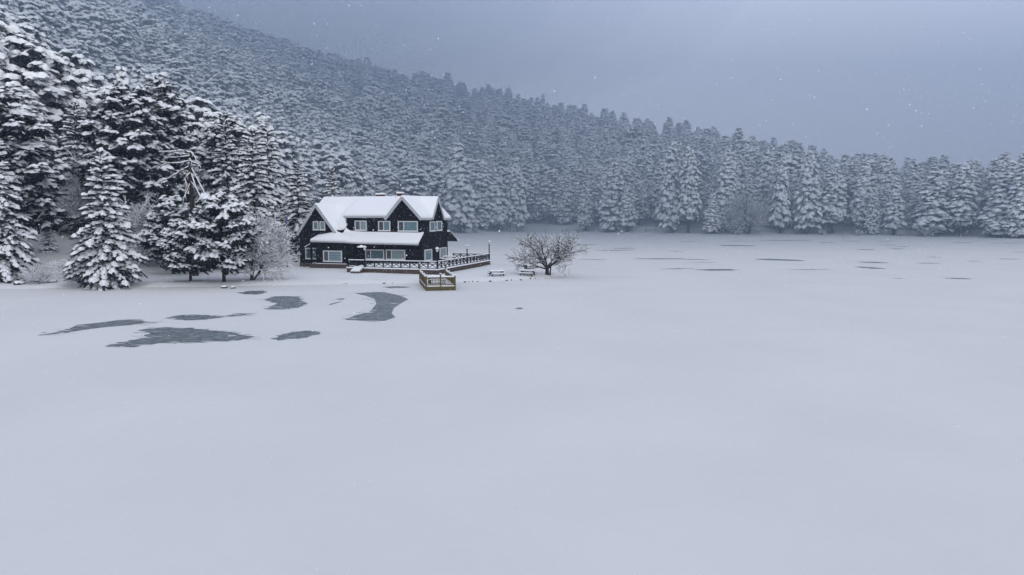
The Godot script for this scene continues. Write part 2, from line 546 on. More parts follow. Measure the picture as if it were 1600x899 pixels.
# ---------------------------------------------------------------- main
func _ready() -> void:
	rng.seed = 20
	noise.seed = 4; noise.frequency = 0.012; noise.fractal_octaves = 3
	# camera: 7.7 m over the ice, tilted down 5.7 degrees
	var cam := Camera3D.new()
	cam.name = "camera"
	cam.fov = 44.45
	cam.far = 4000.0
	cam.position = Vector3(0, 7.7, 0)
	cam.rotation_degrees = Vector3(-5.685, 0, 0)
	add_child(cam)
	var env := Environment.new()
	env.background_mode = Environment.BG_SKY
	var sm := ProceduralSkyMaterial.new()
	sm.sky_top_color = Color(0.805, 0.836, 0.942)
	sm.sky_horizon_color = Color(0.785, 0.81, 0.885)
	sm.sky_curve = 0.6
	sm.ground_horizon_color = Color(0.785, 0.81, 0.885)
	sm.ground_bottom_color = Color(0.785, 0.81, 0.885)
	sm.sun_angle_max = 1.0
	var sky := Sky.new()
	sky.sky_material = sm
	env.sky = sky
	env.background_energy_multiplier = 1.0
	env.tonemap_mode = Environment.TONE_MAPPER_LINEAR
	env.tonemap_exposure = 1.62
	env.fog_enabled = true
	env.fog_density = 0.00045
	env.fog_light_color = Color(0.78, 0.875, 1.0)
	env.volumetric_fog_enabled = true
	env.volumetric_fog_density = 0.0
	env.sdfgi_enabled = true
	env.ssao_enabled = true
	env.ssil_enabled = true
	var we := WorldEnvironment.new()
	we.name = "environment"
	we.environment = env
	add_child(we)
	var sun := DirectionalLight3D.new()
	sun.name = "sun"
	sun.light_energy = 0.35
	sun.light_color = Color(0.97, 0.985, 1.0)
	sun.light_angular_distance = 75.0
	sun.shadow_enabled = true
	sun.rotation_degrees = Vector3(-27, 20, 0)
	add_child(sun)

	setup_land()
	build_materials()
	build_templates()
	build_lake()
	build_ground()
	build_house()
	build_terrace()
	build_dock()
	build_shore_things()
	build_near_trees()
	build_forest()
	build_snowfall()
	mist_bank()

func build_lake() -> void:
	var pm := PlaneMesh.new()
	pm.size = Vector2(1000, 900)
	pm.material = M.snow_lake
	var o := put("frozen_lake", pm, null)
	o.position = Vector3(0, 0, -290)
	o.set_meta("kind", "structure")
	o.set_meta("label", "flat frozen lake under smooth fresh snow")
	# wet dark ice where the snow has melted through, as outlines in metres (x, distance)
	var near := [
		["long thin dark ice streak at the far left of the lake", [Vector2(-31.08, 45.47), Vector2(-30.74, 46.76), Vector2(-30.95, 48.97), Vector2(-31.32, 50.15), Vector2(-30.48, 51.08), Vector2(-29.65, 52.53), Vector2(-28.29, 52.70), Vector2(-26.61, 51.39), Vector2(-27.41, 50.15), Vector2(-28.79, 48.97), Vector2(-29.46, 47.84), Vector2(-29.93, 46.49)]],
		["largest dark ice patch, broad and pointed at both ends", [Vector2(-24.29, 41.79), Vector2(-24.28, 42.88), Vector2(-23.98, 43.79), Vector2(-23.80, 45.22), Vector2(-24.28, 46.49), Vector2(-25.65, 47.70), Vector2(-25.05, 48.68), Vector2(-23.84, 48.97), Vector2(-22.36, 48.68), Vector2(-20.66, 47.84), Vector2(-18.80, 47.02), Vector2(-16.84, 44.98), Vector2(-16.81, 44.02), Vector2(-17.95, 43.33), Vector2(-19.44, 43.10), Vector2(-20.53, 42.88), Vector2(-21.89, 42.44), Vector2(-22.60, 41.58), Vector2(-23.44, 41.37)]],
		["slim dark ice patch with a narrow tail, above the largest one", [Vector2(-26.52, 53.72), Vector2(-26.55, 55.14), Vector2(-24.95, 55.51), Vector2(-22.86, 54.78), Vector2(-22.66, 55.14), Vector2(-21.92, 56.26), Vector2(-20.96, 55.88), Vector2(-21.17, 54.96), Vector2(-22.14, 54.49), Vector2(-22.77, 53.37), Vector2(-24.03, 52.36), Vector2(-25.39, 52.70)]],
		["small oval ice patch nearest the left shore trees", [Vector2(-28.20, 71.72), Vector2(-27.59, 73.62), Vector2(-26.36, 73.94), Vector2(-25.26, 72.34), Vector2(-25.47, 70.52), Vector2(-26.76, 70.52)]],
		["comma shaped dark ice patch in the middle of the left group", [Vector2(-23.40, 66.06), Vector2(-23.40, 68.22), Vector2(-22.02, 68.78), Vector2(-20.72, 68.22), Vector2(-19.52, 65.03), Vector2(-18.59, 63.07), Vector2(-18.24, 60.33), Vector2(-19.08, 58.64), Vector2(-20.83, 59.05), Vector2(-21.03, 61.22), Vector2(-20.92, 62.60), Vector2(-22.56, 64.53)]],
		["curved hook shaped dark ice patch nearest the jetty", [Vector2(-15.93, 71.12), Vector2(-14.88, 72.34), Vector2(-13.26, 72.53), Vector2(-11.10, 69.35), Vector2(-9.79, 66.06), Vector2(-10.03, 62.60), Vector2(-10.08, 59.47), Vector2(-9.70, 56.26), Vector2(-9.03, 54.07), Vector2(-9.55, 52.04), Vector2(-10.75, 52.04), Vector2(-12.67, 52.70), Vector2(-12.39, 55.14), Vector2(-11.69, 57.42), Vector2(-12.15, 62.60), Vector2(-13.10, 66.59), Vector2(-14.59, 69.35)]],
		["small oval dark ice patch right of the largest one", [Vector2(-15.27, 44.25), Vector2(-15.35, 45.72), Vector2(-14.91, 47.02), Vector2(-13.99, 47.56), Vector2(-12.88, 47.02), Vector2(-12.77, 45.98), Vector2(-13.24, 44.98), Vector2(-14.05, 44.25), Vector2(-14.59, 43.79)]],
		["thin dark ice sliver beside the left side of the jetty", [Vector2(-14.48, 77.71), Vector2(-13.32, 78.80), Vector2(-11.46, 78.44), Vector2(-11.61, 77.00), Vector2(-13.29, 76.57)]],
		["tiny isolated dark hole in the snow in the middle of the lake", [Vector2(0.22, 59.39), Vector2(0.44, 59.90), Vector2(0.77, 59.90), Vector2(0.98, 59.39), Vector2(0.76, 58.88), Vector2(0.43, 58.88)]],
		["tiny dark crack between the comma and the hook shaped patches", [Vector2(-16.50, 66.06), Vector2(-16.35, 66.69), Vector2(-15.96, 66.59), Vector2(-16.01, 65.75)]],
		["broken thin crack left of the hook shaped patch", [Vector2(-16.33, 62.13), Vector2(-16.11, 63.31), Vector2(-15.88, 64.23), Vector2(-15.66, 64.33), Vector2(-15.82, 63.07), Vector2(-16.03, 61.85)]],
	]
	for e in near:
		patch(PackedVector2Array(e[1]), e[0], 0.16, "")
	var far := [
		["long dark streak on the ice right of the bare tree", 27.7, 131.6, 4.67, 1.33, 0.00],
		["thin curved tail of the long streak right of the bare tree", 33.6, 129.2, 2.75, 0.89, -1.19],
		["faint thin line below the long streak", 32.8, 121.4, 2.76, 0.61, 0.00],
		["thin slanting sliver nearest below the long streak", 25.1, 106.2, 2.51, 0.67, 0.80],
		["thick short dark patch below the long streak", 30.2, 103.8, 2.85, 1.79, 0.38],
		["thick long dark patch in the centre of the right lake", 48.8, 128.3, 3.67, 2.92, -1.56],
		["thin faint line under the thick central patch", 44.6, 104.4, 2.76, 0.52, 0.00],
		["dark patch near the far shore clearing", 61.7, 193.6, 5.10, 3.54, 0.00],
		["short dash nearest the far shore under the twin firs", 55.8, 224.3, 2.85, 2.07, 0.00],
		["thin dash close under the far shore firs", 74.0, 230.4, 3.76, 1.87, 0.00],
		["long thin dash close along the far shore", 92.5, 236.9, 10.70, 2.64, 2.64],
		["short dash right of the long thin dash by the far shore", 97.7, 218.6, 2.48, 2.25, 0.00],
		["faint dash by the far shore right of centre", 111.4, 230.4, 3.66, 1.87, 0.00],
		["small dash in the middle of the right lake", 85.2, 169.3, 2.15, 1.69, 0.00],
		["upper of the two dark patches lying close together at right", 62.2, 120.9, 2.12, 1.90, -0.69],
		["lower and thicker of the two dark patches lying close together at right", 55.1, 108.1, 1.41, 2.77, -1.11],
		["slim dash right of the two close patches", 70.6, 118.9, 2.11, 1.09, 0.00],
		["small dash above the slim one at right", 82.5, 137.2, 1.37, 1.00, 0.00],
		["nearest dark patch at the right edge of the lake", 56.5, 88.8, 1.48, 1.03, -0.28],
		["tiny faint dash left of the nearest right patch", 49.0, 89.0, 0.69, 0.33, 0.00],
		["small dash towards the right edge", 82.1, 124.5, 1.34, 0.83, -0.55],
		["dash at the right edge of the view", 92.5, 130.8, 1.79, 1.11, 0.00],
		["dash under the right hand far trees", 138.3, 215.8, 3.13, 2.47, 0.00],
		["lower of three small stacked dashes at right", 95.2, 173.8, 1.74, 1.43, 0.00],
		["middle of three small stacked dashes at right", 103.6, 187.2, 1.87, 1.45, 0.00],
		["upper of three small stacked dashes at right", 105.8, 198.2, 2.16, 1.85, 0.00],
		["faint dash under the right far shore", 119.6, 227.3, 3.20, 1.82, 0.00],
		["long faint dash at the right edge by the far shore", 149.4, 213.1, 5.32, 1.60, 0.00],
		["short dash cut by the right edge of the view", 113.9, 157.6, 1.43, 1.17, 0.00],
		["upper of two dashes beyond the bare tree", 28.2, 176.7, 2.81, 1.84, 0.00],
		["lower of two dashes beyond the bare tree", 24.4, 166.3, 4.76, 1.47, 0.00],
		["tiny dash above the long streak", 37.5, 160.6, 1.61, 0.91, 0.00],
		["short dark dash just right of the bare tree's crown", 18.7, 226.1, 2.26, 3.01, 0.00],
		["longer dark dash right of the bare tree's crown", 20.1, 200.0, 4.27, 2.59, 0.00],
		["thin dash level with the bare tree's lower branches", 15.1, 129.8, 2.89, 0.70, 0.00],
	]
	for e in far:
		var ring := PackedVector2Array()
		for k in 14:
			var an := TAU * k / 14
			var c := cos(an)
			ring.append(Vector2(e[1] + e[3] * c, e[2] + e[4] * sin(an) * R(0.6, 1.2) + e[5] * c))
		patch(ring, e[0], minf(0.2, e[4] * 0.2), "")

func ragged(ring: PackedVector2Array, rough: float) -> PackedVector2Array:
	var fine := PackedVector2Array()
	for i in ring.size():
		var a := ring[i]
		var b := ring[(i + 1) % ring.size()]
		var n := clampi(int(a.distance_to(b) / 0.16), 2, 60)
		for k in n:
			var p := a.lerp(b, float(k) / n)
			var nn := (b - a).orthogonal().normalized()
			var w := noise.get_noise_2d(p.x * 60.0, p.y * 60.0) * 2.2 + noise.get_noise_2d(p.x * 190.0, p.y * 190.0) * 1.4
			fine.append(p + nn * w * rough + Vector2(noise.get_noise_2d(p.x * 40.0 + 50.0, p.y * 260.0) * rough * 2.6, 0))
	return fine

func sheet(mb: Mb, ring: PackedVector2Array, y: float) -> void:
	var idx := Geometry2D.triangulate_polygon(ring)
	for k in range(0, idx.size(), 3):
		var q := []
		for j in 3:
			q.append(Vector3(ring[idx[k + j]].x, y, -ring[idx[k + j]].y))
		mb.flat(q[0], q[1], q[2], Vector3.UP)

func oval(c: Vector2, a: float, b: float) -> PackedVector2Array:
	var out := PackedVector2Array()
	for k in 9:
		out.append(c + Vector2(cos(TAU * k / 9.0) * a, sin(TAU * k / 9.0) * b) * R(0.6, 1.3))
	return out

func patch(ring: PackedVector2Array, label: String, rough: float, group: String) -> void:
	var mb := Mb.new()
	var fine := ragged(ring, rough)
	if Geometry2D.triangulate_polygon(fine).is_empty(): fine = ring
	sheet(mb, fine, 0.006)
	var o := put("ice_patch", mb, M.ice)
	tag(o, label, "ice patch", group)
	# slivers broken off round the rim, and tongues of drifted snow lying over it
	var bits := Mb.new()
	var drift := Mb.new()
	var box := Rect2(ring[0], Vector2.ZERO)
	for p in ring: box = box.expand(p)
	if box.size.x < 4.0 or box.get_center().y > 110.0: return
	var n := int(ring.size() * 1.2)
	for k in n:
		var i := rng.randi() % ring.size()
		var p := ring[i].lerp(ring[(i + 1) % ring.size()], rng.randf())
		sheet(bits, oval(p + Vector2(R(-0.7, 0.7), R(-0.35, 0.35)), R(0.12, 0.45), R(0.04, 0.12)), 0.006)
		sheet(drift, oval(p + Vector2(R(-0.8, 0.8), R(-0.3, 0.3)), R(0.2, 0.7), R(0.05, 0.16)), 0.011)
	stuff(put("ice_fragments", bits, M.ice, o))
	stuff(put("snow", drift, M.snow_lake, o))

# ---------------------------------------------------------------- the chalet
var house: Node3D
func H3(u: float, y: float, v: float) -> Vector3:        # along the front, up from the floor, back from the front wall
	return Vector3(u, y, -v)

func slab(mb: Mb, ring: Array, lift: float, thick: float, inset := 0.0) -> void:
	var c := Vector3.ZERO
	for p in ring: c += p
	c /= ring.size()
	var lo := []
	var mid := []
	var hi := []
	for p in ring:
		var g: Vector3 = c - p
		lo.append(p + Vector3(0, lift, 0))
		mid.append(p + Vector3(0, lift + thick * (1.0 if inset == 0.0 else 0.62), 0))
		hi.append(p + g.normalized() * inset + Vector3(0, lift + thick, 0))
	for i in ring.size():
		var j := (i + 1) % ring.size()
		var out: Vector3 = (ring[i] + ring[j]) * 0.5 - c
		mb.quad(lo[i], lo[j], mid[j], mid[i], out)
		if inset > 0.0: mb.quad(mid[i], mid[j], hi[j], hi[i], out + Vector3(0, 3, 0))
	for i in range(1, ring.size() - 1):
		mb.flat(hi[0], hi[i], hi[i + 1], Vector3.UP)
		mb.flat(lo[0], lo[i], lo[i + 1], Vector3.DOWN)

func window(at: Vector3, w: float, h: float, split: float, side: bool, blind := false) -> void:
	# a white frame proud of the wall with a small casement and a wide pane
	var b := Basis(Vector3.UP, PI / 2) if side else Basis.IDENTITY
	var fr := Mb.new()
	var t := 0.13
	fr.box(at + b * Vector3(0, h / 2 - t / 2, 0.06), Vector3(w, t, 0.16), b)
	fr.box(at + b * Vector3(0, -h / 2 + t / 2, 0.07), Vector3(w + 0.06, t, 0.20), b)
	for s in [-1.0, 1.0]:
		fr.box(at + b * Vector3(s * (w / 2 - t / 2), 0, 0.055), Vector3(t, h - 2 * t, 0.15), b)
	var x0 := -w / 2 + t
	var x1 := w / 2 - t
	var xm := lerpf(x0, x1, split)
	if split > 0.0:
		fr.box(at + b * Vector3(xm, 0, 0.055), Vector3(0.10, h - 2 * t, 0.13), b)
	var f := put("window", fr, M.white_paint, house)
	f.set_meta("label", "white framed window with a %s" % ("narrow casement beside a wide pane" if split > 0.0 and split < 0.45 else "single pane" if split == 0.0 else "pair of panes"))
	if split > 0.0:
		var pa := Mb.new()
		pa.box(at + b * Vector3((x0 + xm) / 2, 0, 0.02), Vector3(xm - x0 - 0.1, h - 2 * t, 0.04), b)
		put("pane", pa, M.pane_dark, f)
	var pb := Mb.new()
	var xl := xm + 0.05 if split > 0.0 else x0
	pb.box(at + b * Vector3((xl + x1) / 2, 0, 0.02), Vector3(x1 - xl, h - 2 * t, 0.04), b)
	put("pane", pb, [M.pane, M.pane_pale, M.pane, M.pane_deep][int(absf(at.x * 3.0 + at.y * 2.0 + at.z)) % 4], f)
	var sn := Mb.new()
	sn.box(at + b * Vector3(0, -h / 2 + t + 0.02, 0.12), Vector3(w * 0.96, 0.05, 0.10), b)
	put("snow", sn, M.snow, f)
	if blind:
		var bl := Mb.new()
		for k in 5:
			bl.box(at + b * Vector3((xl + x1) / 2, -h * 0.3 + k * h * 0.15, 0.045), Vector3(x1 - xl, 0.06, 0.012), b)
		put("blind", bl, M.blind, f)

func trim(mb: Mb, a: Vector3, b: Vector3, h := 0.40) -> void:
	mb.bar(a, b, 0.07, h)

func build_house() -> void:
	house = thing("chalet", "dark two storey wooden chalet with steep snow covered gables and white windows", "house", Vector3(-13.18, 0.95, -102.0), -deg_to_rad(17.0))
	var top := 9.72
	# walls
	var w := Mb.new()
	w.box(H3(-6.0, 3.1, 5.1), Vector3(12.0, 7.3, 10.2))                    # right block, both storeys
	w.box(H3(-15.55, 2.2, 4.35), Vector3(7.1, 5.4, 11.7))                  # left wing
	w.box(H3(-13.0, 1.55, -1.5), Vector3(5.0, 3.9, 3.0))                   # bay under the porch
	for g in [
		[H3(-5.2, 6.75, 0), H3(-0.2, 6.75, 0), H3(-2.7, 9.6, 0), Vector3.BACK],
		[H3(-19.1, 4.9, -1.5), H3(-13.0, 4.9, -1.5), H3(-16.05, 8.55, -1.5), Vector3.BACK],
		[H3(-19.1, 4.9, -1.5), H3(-12.0, 4.9, -1.5), H3(-12.0, 4.6, -1.5), Vector3.BACK],
		[H3(0, 6.75, 3.2), H3(0, 6.75, 7.8), H3(0, 9.6, 5.5), Vector3.RIGHT],
		[H3(-5.2, 6.75, 10.2), H3(-0.2, 6.75, 10.2), H3(-2.7, 9.6, 10.2), Vector3.FORWARD],
		[H3(-19.0, 4.9, 10.2), H3(-19.0, 4.9, 0.8), H3(-19.0, 9.6, 5.5), Vector3.LEFT],
		[H3(-12.0, 6.7, 0), H3(-12.0, 4.9, 0), H3(-12.0, 9.5, 5.4), Vector3.LEFT],
	]:
		var wg := Mb.new()
		wg.flat(g[0], g[1], g[2], g[3])
		put("gable_wall", wg, M.siding, house)
	put("wall", w, M.siding, house)
	for q in [[0.03, 3.2, -0.03, 6.9], [-19.12, 2.2, -1.52, 5.0]]:
		var corner := Mb.new()
		corner.box(H3(q[0], q[1], q[2]), Vector3(0.14, q[3], 0.14))
		put("corner_board", corner, M.siding, house)
	var fl := Mb.new()
	fl.box(H3(-6.0, 4.66, -0.05), Vector3(11.7, 0.16, 0.08))
	put("flashing", fl, M.flashing, house)
	# roof planes: [called, ring]
	var planes := [
		[H3(-12.65, 6.95, -0.5), H3(-5.2, 6.95, -0.5), H3(-2.7, top, 5.5), H3(-13.2, top, 5.5)],          # main front slope over the upper storey
		[H3(-19.3, 4.95, -0.9), H3(-12.0, 4.95, -0.9), H3(-11.4, top, 5.5), H3(-19.3, top, 5.5)],          # steep front slope at the left
		[H3(-19.3, top, 5.5), H3(-2.7, top, 5.5), H3(-5.4, 6.6, 10.8), H3(-19.3, 6.6, 10.8)],               # back slope
		[H3(-2.7, top, -0.45), H3(-2.7, top, 3.25), H3(0.32, 6.62, 3.25), H3(0.32, 6.62, -0.45)],         # right slope of the cross gable, front
		[H3(-2.7, top, 3.25), H3(-2.7, top, 7.75), H3(-0.03, 6.98, 7.75), H3(-0.03, 6.98, 3.25)],
		[H3(-2.7, top, 7.75), H3(-2.7, top, 10.7), H3(0.32, 6.62, 10.7), H3(0.32, 6.62, 7.75)],
		[H3(-2.7, top, -0.45), H3(-2.7, top, 5.5), H3(-5.3, 6.95, -0.2), H3(-5.5, 6.62, -0.45)],          # left slope
		[H3(-2.7, top, 5.5), H3(-2.7, top, 10.7), H3(-5.7, 6.62, 10.7)],
		[H3(-2.7, top, 5.5), H3(0.45, top, 5.5), H3(0.45, 6.55, 3.25), H3(-0.4, 6.55, 3.25)],             # end gable
		[H3(-2.7, top, 5.5), H3(0.45, top, 5.5), H3(0.45, 6.55, 7.75), H3(-0.4, 6.55, 7.75)],
		[H3(-16.05, 8.65, -1.95), H3(-16.05, 8.65, 4.1), H3(-12.7, 4.35, -0.4), H3(-12.7, 4.35, -1.95)],  # left wing
		[H3(-16.05, 8.65, -1.95), H3(-16.05, 8.65, 4.1), H3(-19.35, 4.2, 4.1), H3(-19.35, 4.2, -1.95)],
		[H3(-9.0, 4.5, 10.0), H3(0.45, 4.5, 10.0), H3(0.45, 3.05, 13.2), H3(-9.0, 3.05, 13.2)],           # lean-to behind
	]
	for ring in planes:
		var rb := Mb.new()
		slab(rb, ring, -0.16, 0.14)
		put("roof", rb, M.roof_under, house)
		var sb := Mb.new()
		slab(sb, ring, 0.0, 0.34, 0.16)
		put("roof_snow", sb, M.snow, house)
	# snow drifted into the corner between the left wing and the upper storey
	var A := H3(-12.2, 7.38, -0.47)
	var B := H3(-11.98, 6.80, -0.38)
	var T0 := H3(-12.7, top + 0.36, 5.45)
	var F := H3(-14.6, 5.1, -0.9)
	var G := H3(-12.9, 4.9, -1.25)
	var E := H3(-11.7, 3.8, -1.5)
	var D := H3(-10.9, 4.5, -0.06)
	var C := H3(-11.9, 5.2, -0.42)
	var G2 := H3(-13.2, 4.4, -2.12)
	var dr := Mb.new()
	for q in [[A, T0, F], [A, F, G], [A, G, C], [A, C, B], [G, E, C], [C, E, D], [G, G2, E]]:
		dr.flat(q[0], q[1], q[2], Vector3(0.2, 1, 1))
	put("snow_drift", dr, M.snow, house)
	# porch roof: flat at the eave and flaring up to the wall
	var T := [H3(-12.8, 4.45, -1.7), H3(-12.0, 4.6, 0.02), H3(0.45, 4.42, 0.02), H3(-16.2, 3.36, -3.3), H3(-10.4, 3.26, -3.2), H3(-8.6, 3.10, -1.85), H3(0.45, 3.02, -1.75), H3(-16.0, 3.95, -1.6), H3(-8.6, 4.50, 0.02)]
	for f in [[3, 0, 7], [3, 4, 0], [0, 4, 1], [1, 4, 5, 8], [8, 5, 6, 2]]:
		var ring := []
		for k in f: ring.append(T[k])
		var rb := Mb.new()
		slab(rb, ring, -0.14, 0.12)
		put("porch_roof", rb, M.roof_under, house)
		var sb := Mb.new()
		slab(sb, ring, 0.0, 0.24)
		put("porch_snow", sb, M.snow, house)
	var cn := [H3(-16.15, 3.05, -2.9), H3(-16.15, 3.05, -1.55), H3(-17.5, 2.35, -1.55), H3(-17.5, 2.35, -2.9)]
	var cb := Mb.new(); slab(cb, cn, -0.08, 0.08)
	put("side_canopy", cb, M.roof_under, house)
	var cs := Mb.new(); slab(cs, cn, 0.002, 0.10)
	put("canopy_snow", cs, M.snow, house)
	# pale boards along eaves and verges
	var eaves := [
		[H3(-12.65, 6.85, -0.53), H3(-5.45, 6.85, -0.53)], [H3(-5.5, 6.45, -0.49), H3(-2.7, 9.6, -0.49)], [H3(-2.7, 9.6, -0.49), H3(0.32, 6.45, -0.49)],
		[H3(0.36, 6.52, -0.45), H3(0.36, 6.52, 3.2)], [H3(0.36, 6.52, 7.8), H3(0.36, 6.52, 10.7)],
		[H3(0.49, 9.62, 5.5), H3(0.49, 6.45, 3.25)], [H3(0.49, 9.62, 5.5), H3(0.49, 6.45, 7.75)],
		[H3(-16.05, 8.55, -1.99), H3(-12.7, 4.25, -1.99)], [H3(-16.05, 8.55, -1.99), H3(-19.35, 4.1, -1.99)],
		[H3(-16.2, 3.27, -3.34), H3(-10.4, 3.17, -3.24)], [H3(-10.4, 3.17, -3.24), H3(-8.6, 3.01, -1.89)], [H3(-8.6, 3.01, -1.89), H3(0.45, 2.93, -1.79)],
		[H3(0.49, 4.35, 0.0), H3(0.49, 2.97, -1.79)], [H3(0.49, 4.45, 10.0), H3(0.49, 3.0, 13.2)],
	]
	for k in eaves.size():
		var eb := Mb.new()
		var verge: bool = k in [1, 2, 5, 6, 7, 8]
		trim(eb, eaves[k][0], eaves[k][1], 0.42 if verge else (0.30 if k in [0, 3, 4] else 0.22))
		put("bargeboard" if verge else "eave_board", eb, M.bargeboard if k < 12 else M.roof_under, house)
	# windows
	for a in [[-9.65, 5.53, 1.95, 1.5, 0.45], [-5.8, 5.48, 1.95, 1.5, 0.45], [-2.0, 5.45, 3.15, 1.55, 0.27]]:
		window(H3(a[0], a[1], -0.02), a[2], a[3], a[4], false)
	for a in [[-7.45, 1.28, 3.1, 1.5, 0.27], [-4.05, 1.3, 3.1, 1.5, 0.27]]:
		window(H3(a[0], a[1], -0.02), a[2], a[3], a[4], false)
	for a in [[-16.32, 5.5, 0.92, 1.34, 0.0], [-15.18, 5.5, 0.92, 1.34, 0.0], [-17.2, 1.35, 2.0, 1.7, 0.5]]:
		window(H3(a[0], a[1], -1.52), a[2], a[3], a[4], false)
	window(H3(-12.7, 1.1, -3.02), 3.1, 1.65, 0.27, false, true)
	for a in [[4.05, 5.40, 1.9, 1.5, 0.0], [6.7, 5.45, 1.9, 1.5, 0.0], [2.4, 1.2, 2.6, 1.7, 0.0], [8.1, 1.25, 2.6, 1.7, 0.0]]:
		window(H3(0.02, a[1], a[0]), a[2], a[3], a[4], true)
	# brick plinths, porch post, canopy over the door, chimneys
	var bp := Mb.new()
	bp.box(H3(-13.3, -0.36, -1.6), Vector3(6.1, 0.7, 3.5))
	bp.box(H3(-15.6, -0.40, 4.3), Vector3(7.3, 0.7, 11.8))
	put("plinth", bp, M.stone, house)
	var ps := Mb.new()
	ps.box(H3(-16.1, 0.03, -1.75), Vector3(0.3, 0.08, 3.0))
	ps.box(H3(-12.9, 0.03, -3.18), Vector3(5.0, 0.07, 0.3))
	put("plinth_snow", ps, M.snow, house)
	var po := Mb.new()
	po.box(H3(-16.15, 1.5, -3.18), Vector3(0.2, 3.6, 0.2))
	put("post", po, M.siding, house)
	for a in [[-9.6, 6.2, 1.1, 0.8, 10.25, 0.0], [-6.2, 6.2, 0.75, 0.7, 10.4, 2.0]]:
		var ch := Mb.new()
		ch.box(H3(a[0], a[4] - 0.7, a[1]), Vector3(a[2], 1.4, a[3]))
		ch.box(H3(a[0], a[4] - 0.02, a[1]), Vector3(a[2] + 0.16, 0.14, a[3] + 0.16))
		var c := put("chimney", ch, M.brick, house)
		var cp := Mb.new()
		var r := []
		for q in [[-1, -1], [1, -1], [1, 1], [-1, 1]]: r.append(H3(a[0] + q[0] * (a[2] / 2 + 0.1), a[4] + 0.05, a[1] + q[1] * (a[3] / 2 + 0.1)))
		slab(cp, r, 0.0, 0.24, 0.16)
		put("snow", cp, M.snow, c)
		if a[5] > 0.0:
			var fp := Mb.new()
			fp.tube(H3(a[0], a[4], a[1]), H3(a[0], a[4] + a[5], a[1]), 0.17, 0.17, 8)
			fp.tube(H3(a[0], a[4] + a[5] - 0.35, a[1]), H3(a[0], a[4] + a[5], a[1]), 0.26, 0.26, 8)
			put("flue", fp, M.metal_grey, c)

# ---------------------------------------------------------------- terrace, railings, lamps
func at_house(u: float, y: float, v: float) -> Vector3:
	return house.transform * H3(u, y, v)

func railing(label: String, a: Vector2, b: Vector2, n: int) -> void:
	var p0 := at_house(a.x, 0.08, a.y)
	var p1 := at_house(b.x, 0.08, b.y)
	var d := p1 - p0
	var o := thing("railing", label, "railing", p0, atan2(-d.z, d.x), "terrace railings")
	var L := d.length()
	var sp := L / n
	for k in n + 1:
		var pm := Mb.new()
		pm.box(Vector3(k * sp, 0.5, 0), Vector3(0.15, 1.04, 0.15))
		put("post", pm, M.rail_paint, o)
	var tr := Mb.new(); tr.box(Vector3(L / 2, 0.91, 0), Vector3(L, 0.11, 0.13)); put("top_rail", tr, M.rail_paint, o)
	var br := Mb.new(); br.box(Vector3(L / 2, 0.10, 0), Vector3(L, 0.09, 0.08)); put("bottom_rail", br, M.rail_paint, o)
	for k in n:
		for s in [0, 1]:
			var x := Mb.new()
			x.bar(Vector3(k * sp + 0.08, 0.15 if s == 0 else 0.85, 0.03 * s), Vector3((k + 1) * sp - 0.08, 0.85 if s == 0 else 0.15, 0.03 * s), 0.05, 0.085)
			put("cross_brace", x, M.rail_paint, o)
		var m := Mb.new()
		m.bar(Vector3(k * sp + 0.1, 0.62, 0.0), Vector3((k + 1) * sp - 0.1, 0.62, 0.0), 0.05, 0.05)
		put("middle_rail", m, M.rail_paint, o)
		var lo := Mb.new()
		lo.box(Vector3((k + 0.5) * sp, 0.175, 0), Vector3(sp - 0.16, 0.06, 0.12))
		put("snow", lo, M.snow, o)
	var sn := Mb.new()
	slab(sn, [Vector3(0, 0.967, 0.10), Vector3(L, 0.967, 0.10), Vector3(L, 0.967, -0.10), Vector3(0, 0.967, -0.10)], 0.0, 0.09, 0.0)
	put("snow", sn, M.snow, o)

func lamp_post(label: String, at: Vector3, h: float) -> void:
	var o := thing("lamp_post", label, "lamp post", at, 0.0, "lamp posts round the terrace")
	var p := Mb.new()
	p.box(Vector3(0, 0.5, 0), Vector3(0.24, 1.0, 0.24))
	p.tube(Vector3(0, 0.9, 0), Vector3(0, h - 0.45, 0), 0.09, 0.075, 8)
	p.tube(Vector3(0, h - 0.52, 0), Vector3(0, h - 0.42, 0), 0.08, 0.19, 8)
	put("pole", p, M.rail_paint, o)
	var l := Mb.new()
	l.tube(Vector3(0, h - 0.40, 0), Vector3(0, h - 0.08, 0), 0.13, 0.19, 8)
	var lg := put("lantern", l, M.lamp_glass, o)
	var c := Mb.new()
	c.tube(Vector3(0, h - 0.08, 0), Vector3(0, h + 0.12, 0), 0.25, 0.04, 8)
	put("cap", c, M.rail_paint, lg)
	var s := Mb.new()
	s.tube(Vector3(0, h - 0.04, 0), Vector3(0, h + 0.12, 0), 0.27, 0.20, 8)
	s.tube(Vector3(0, h + 0.12, 0), Vector3(0, h + 0.22, 0), 0.20, 0.03, 8)
	put("snow", s, M.snow, o)

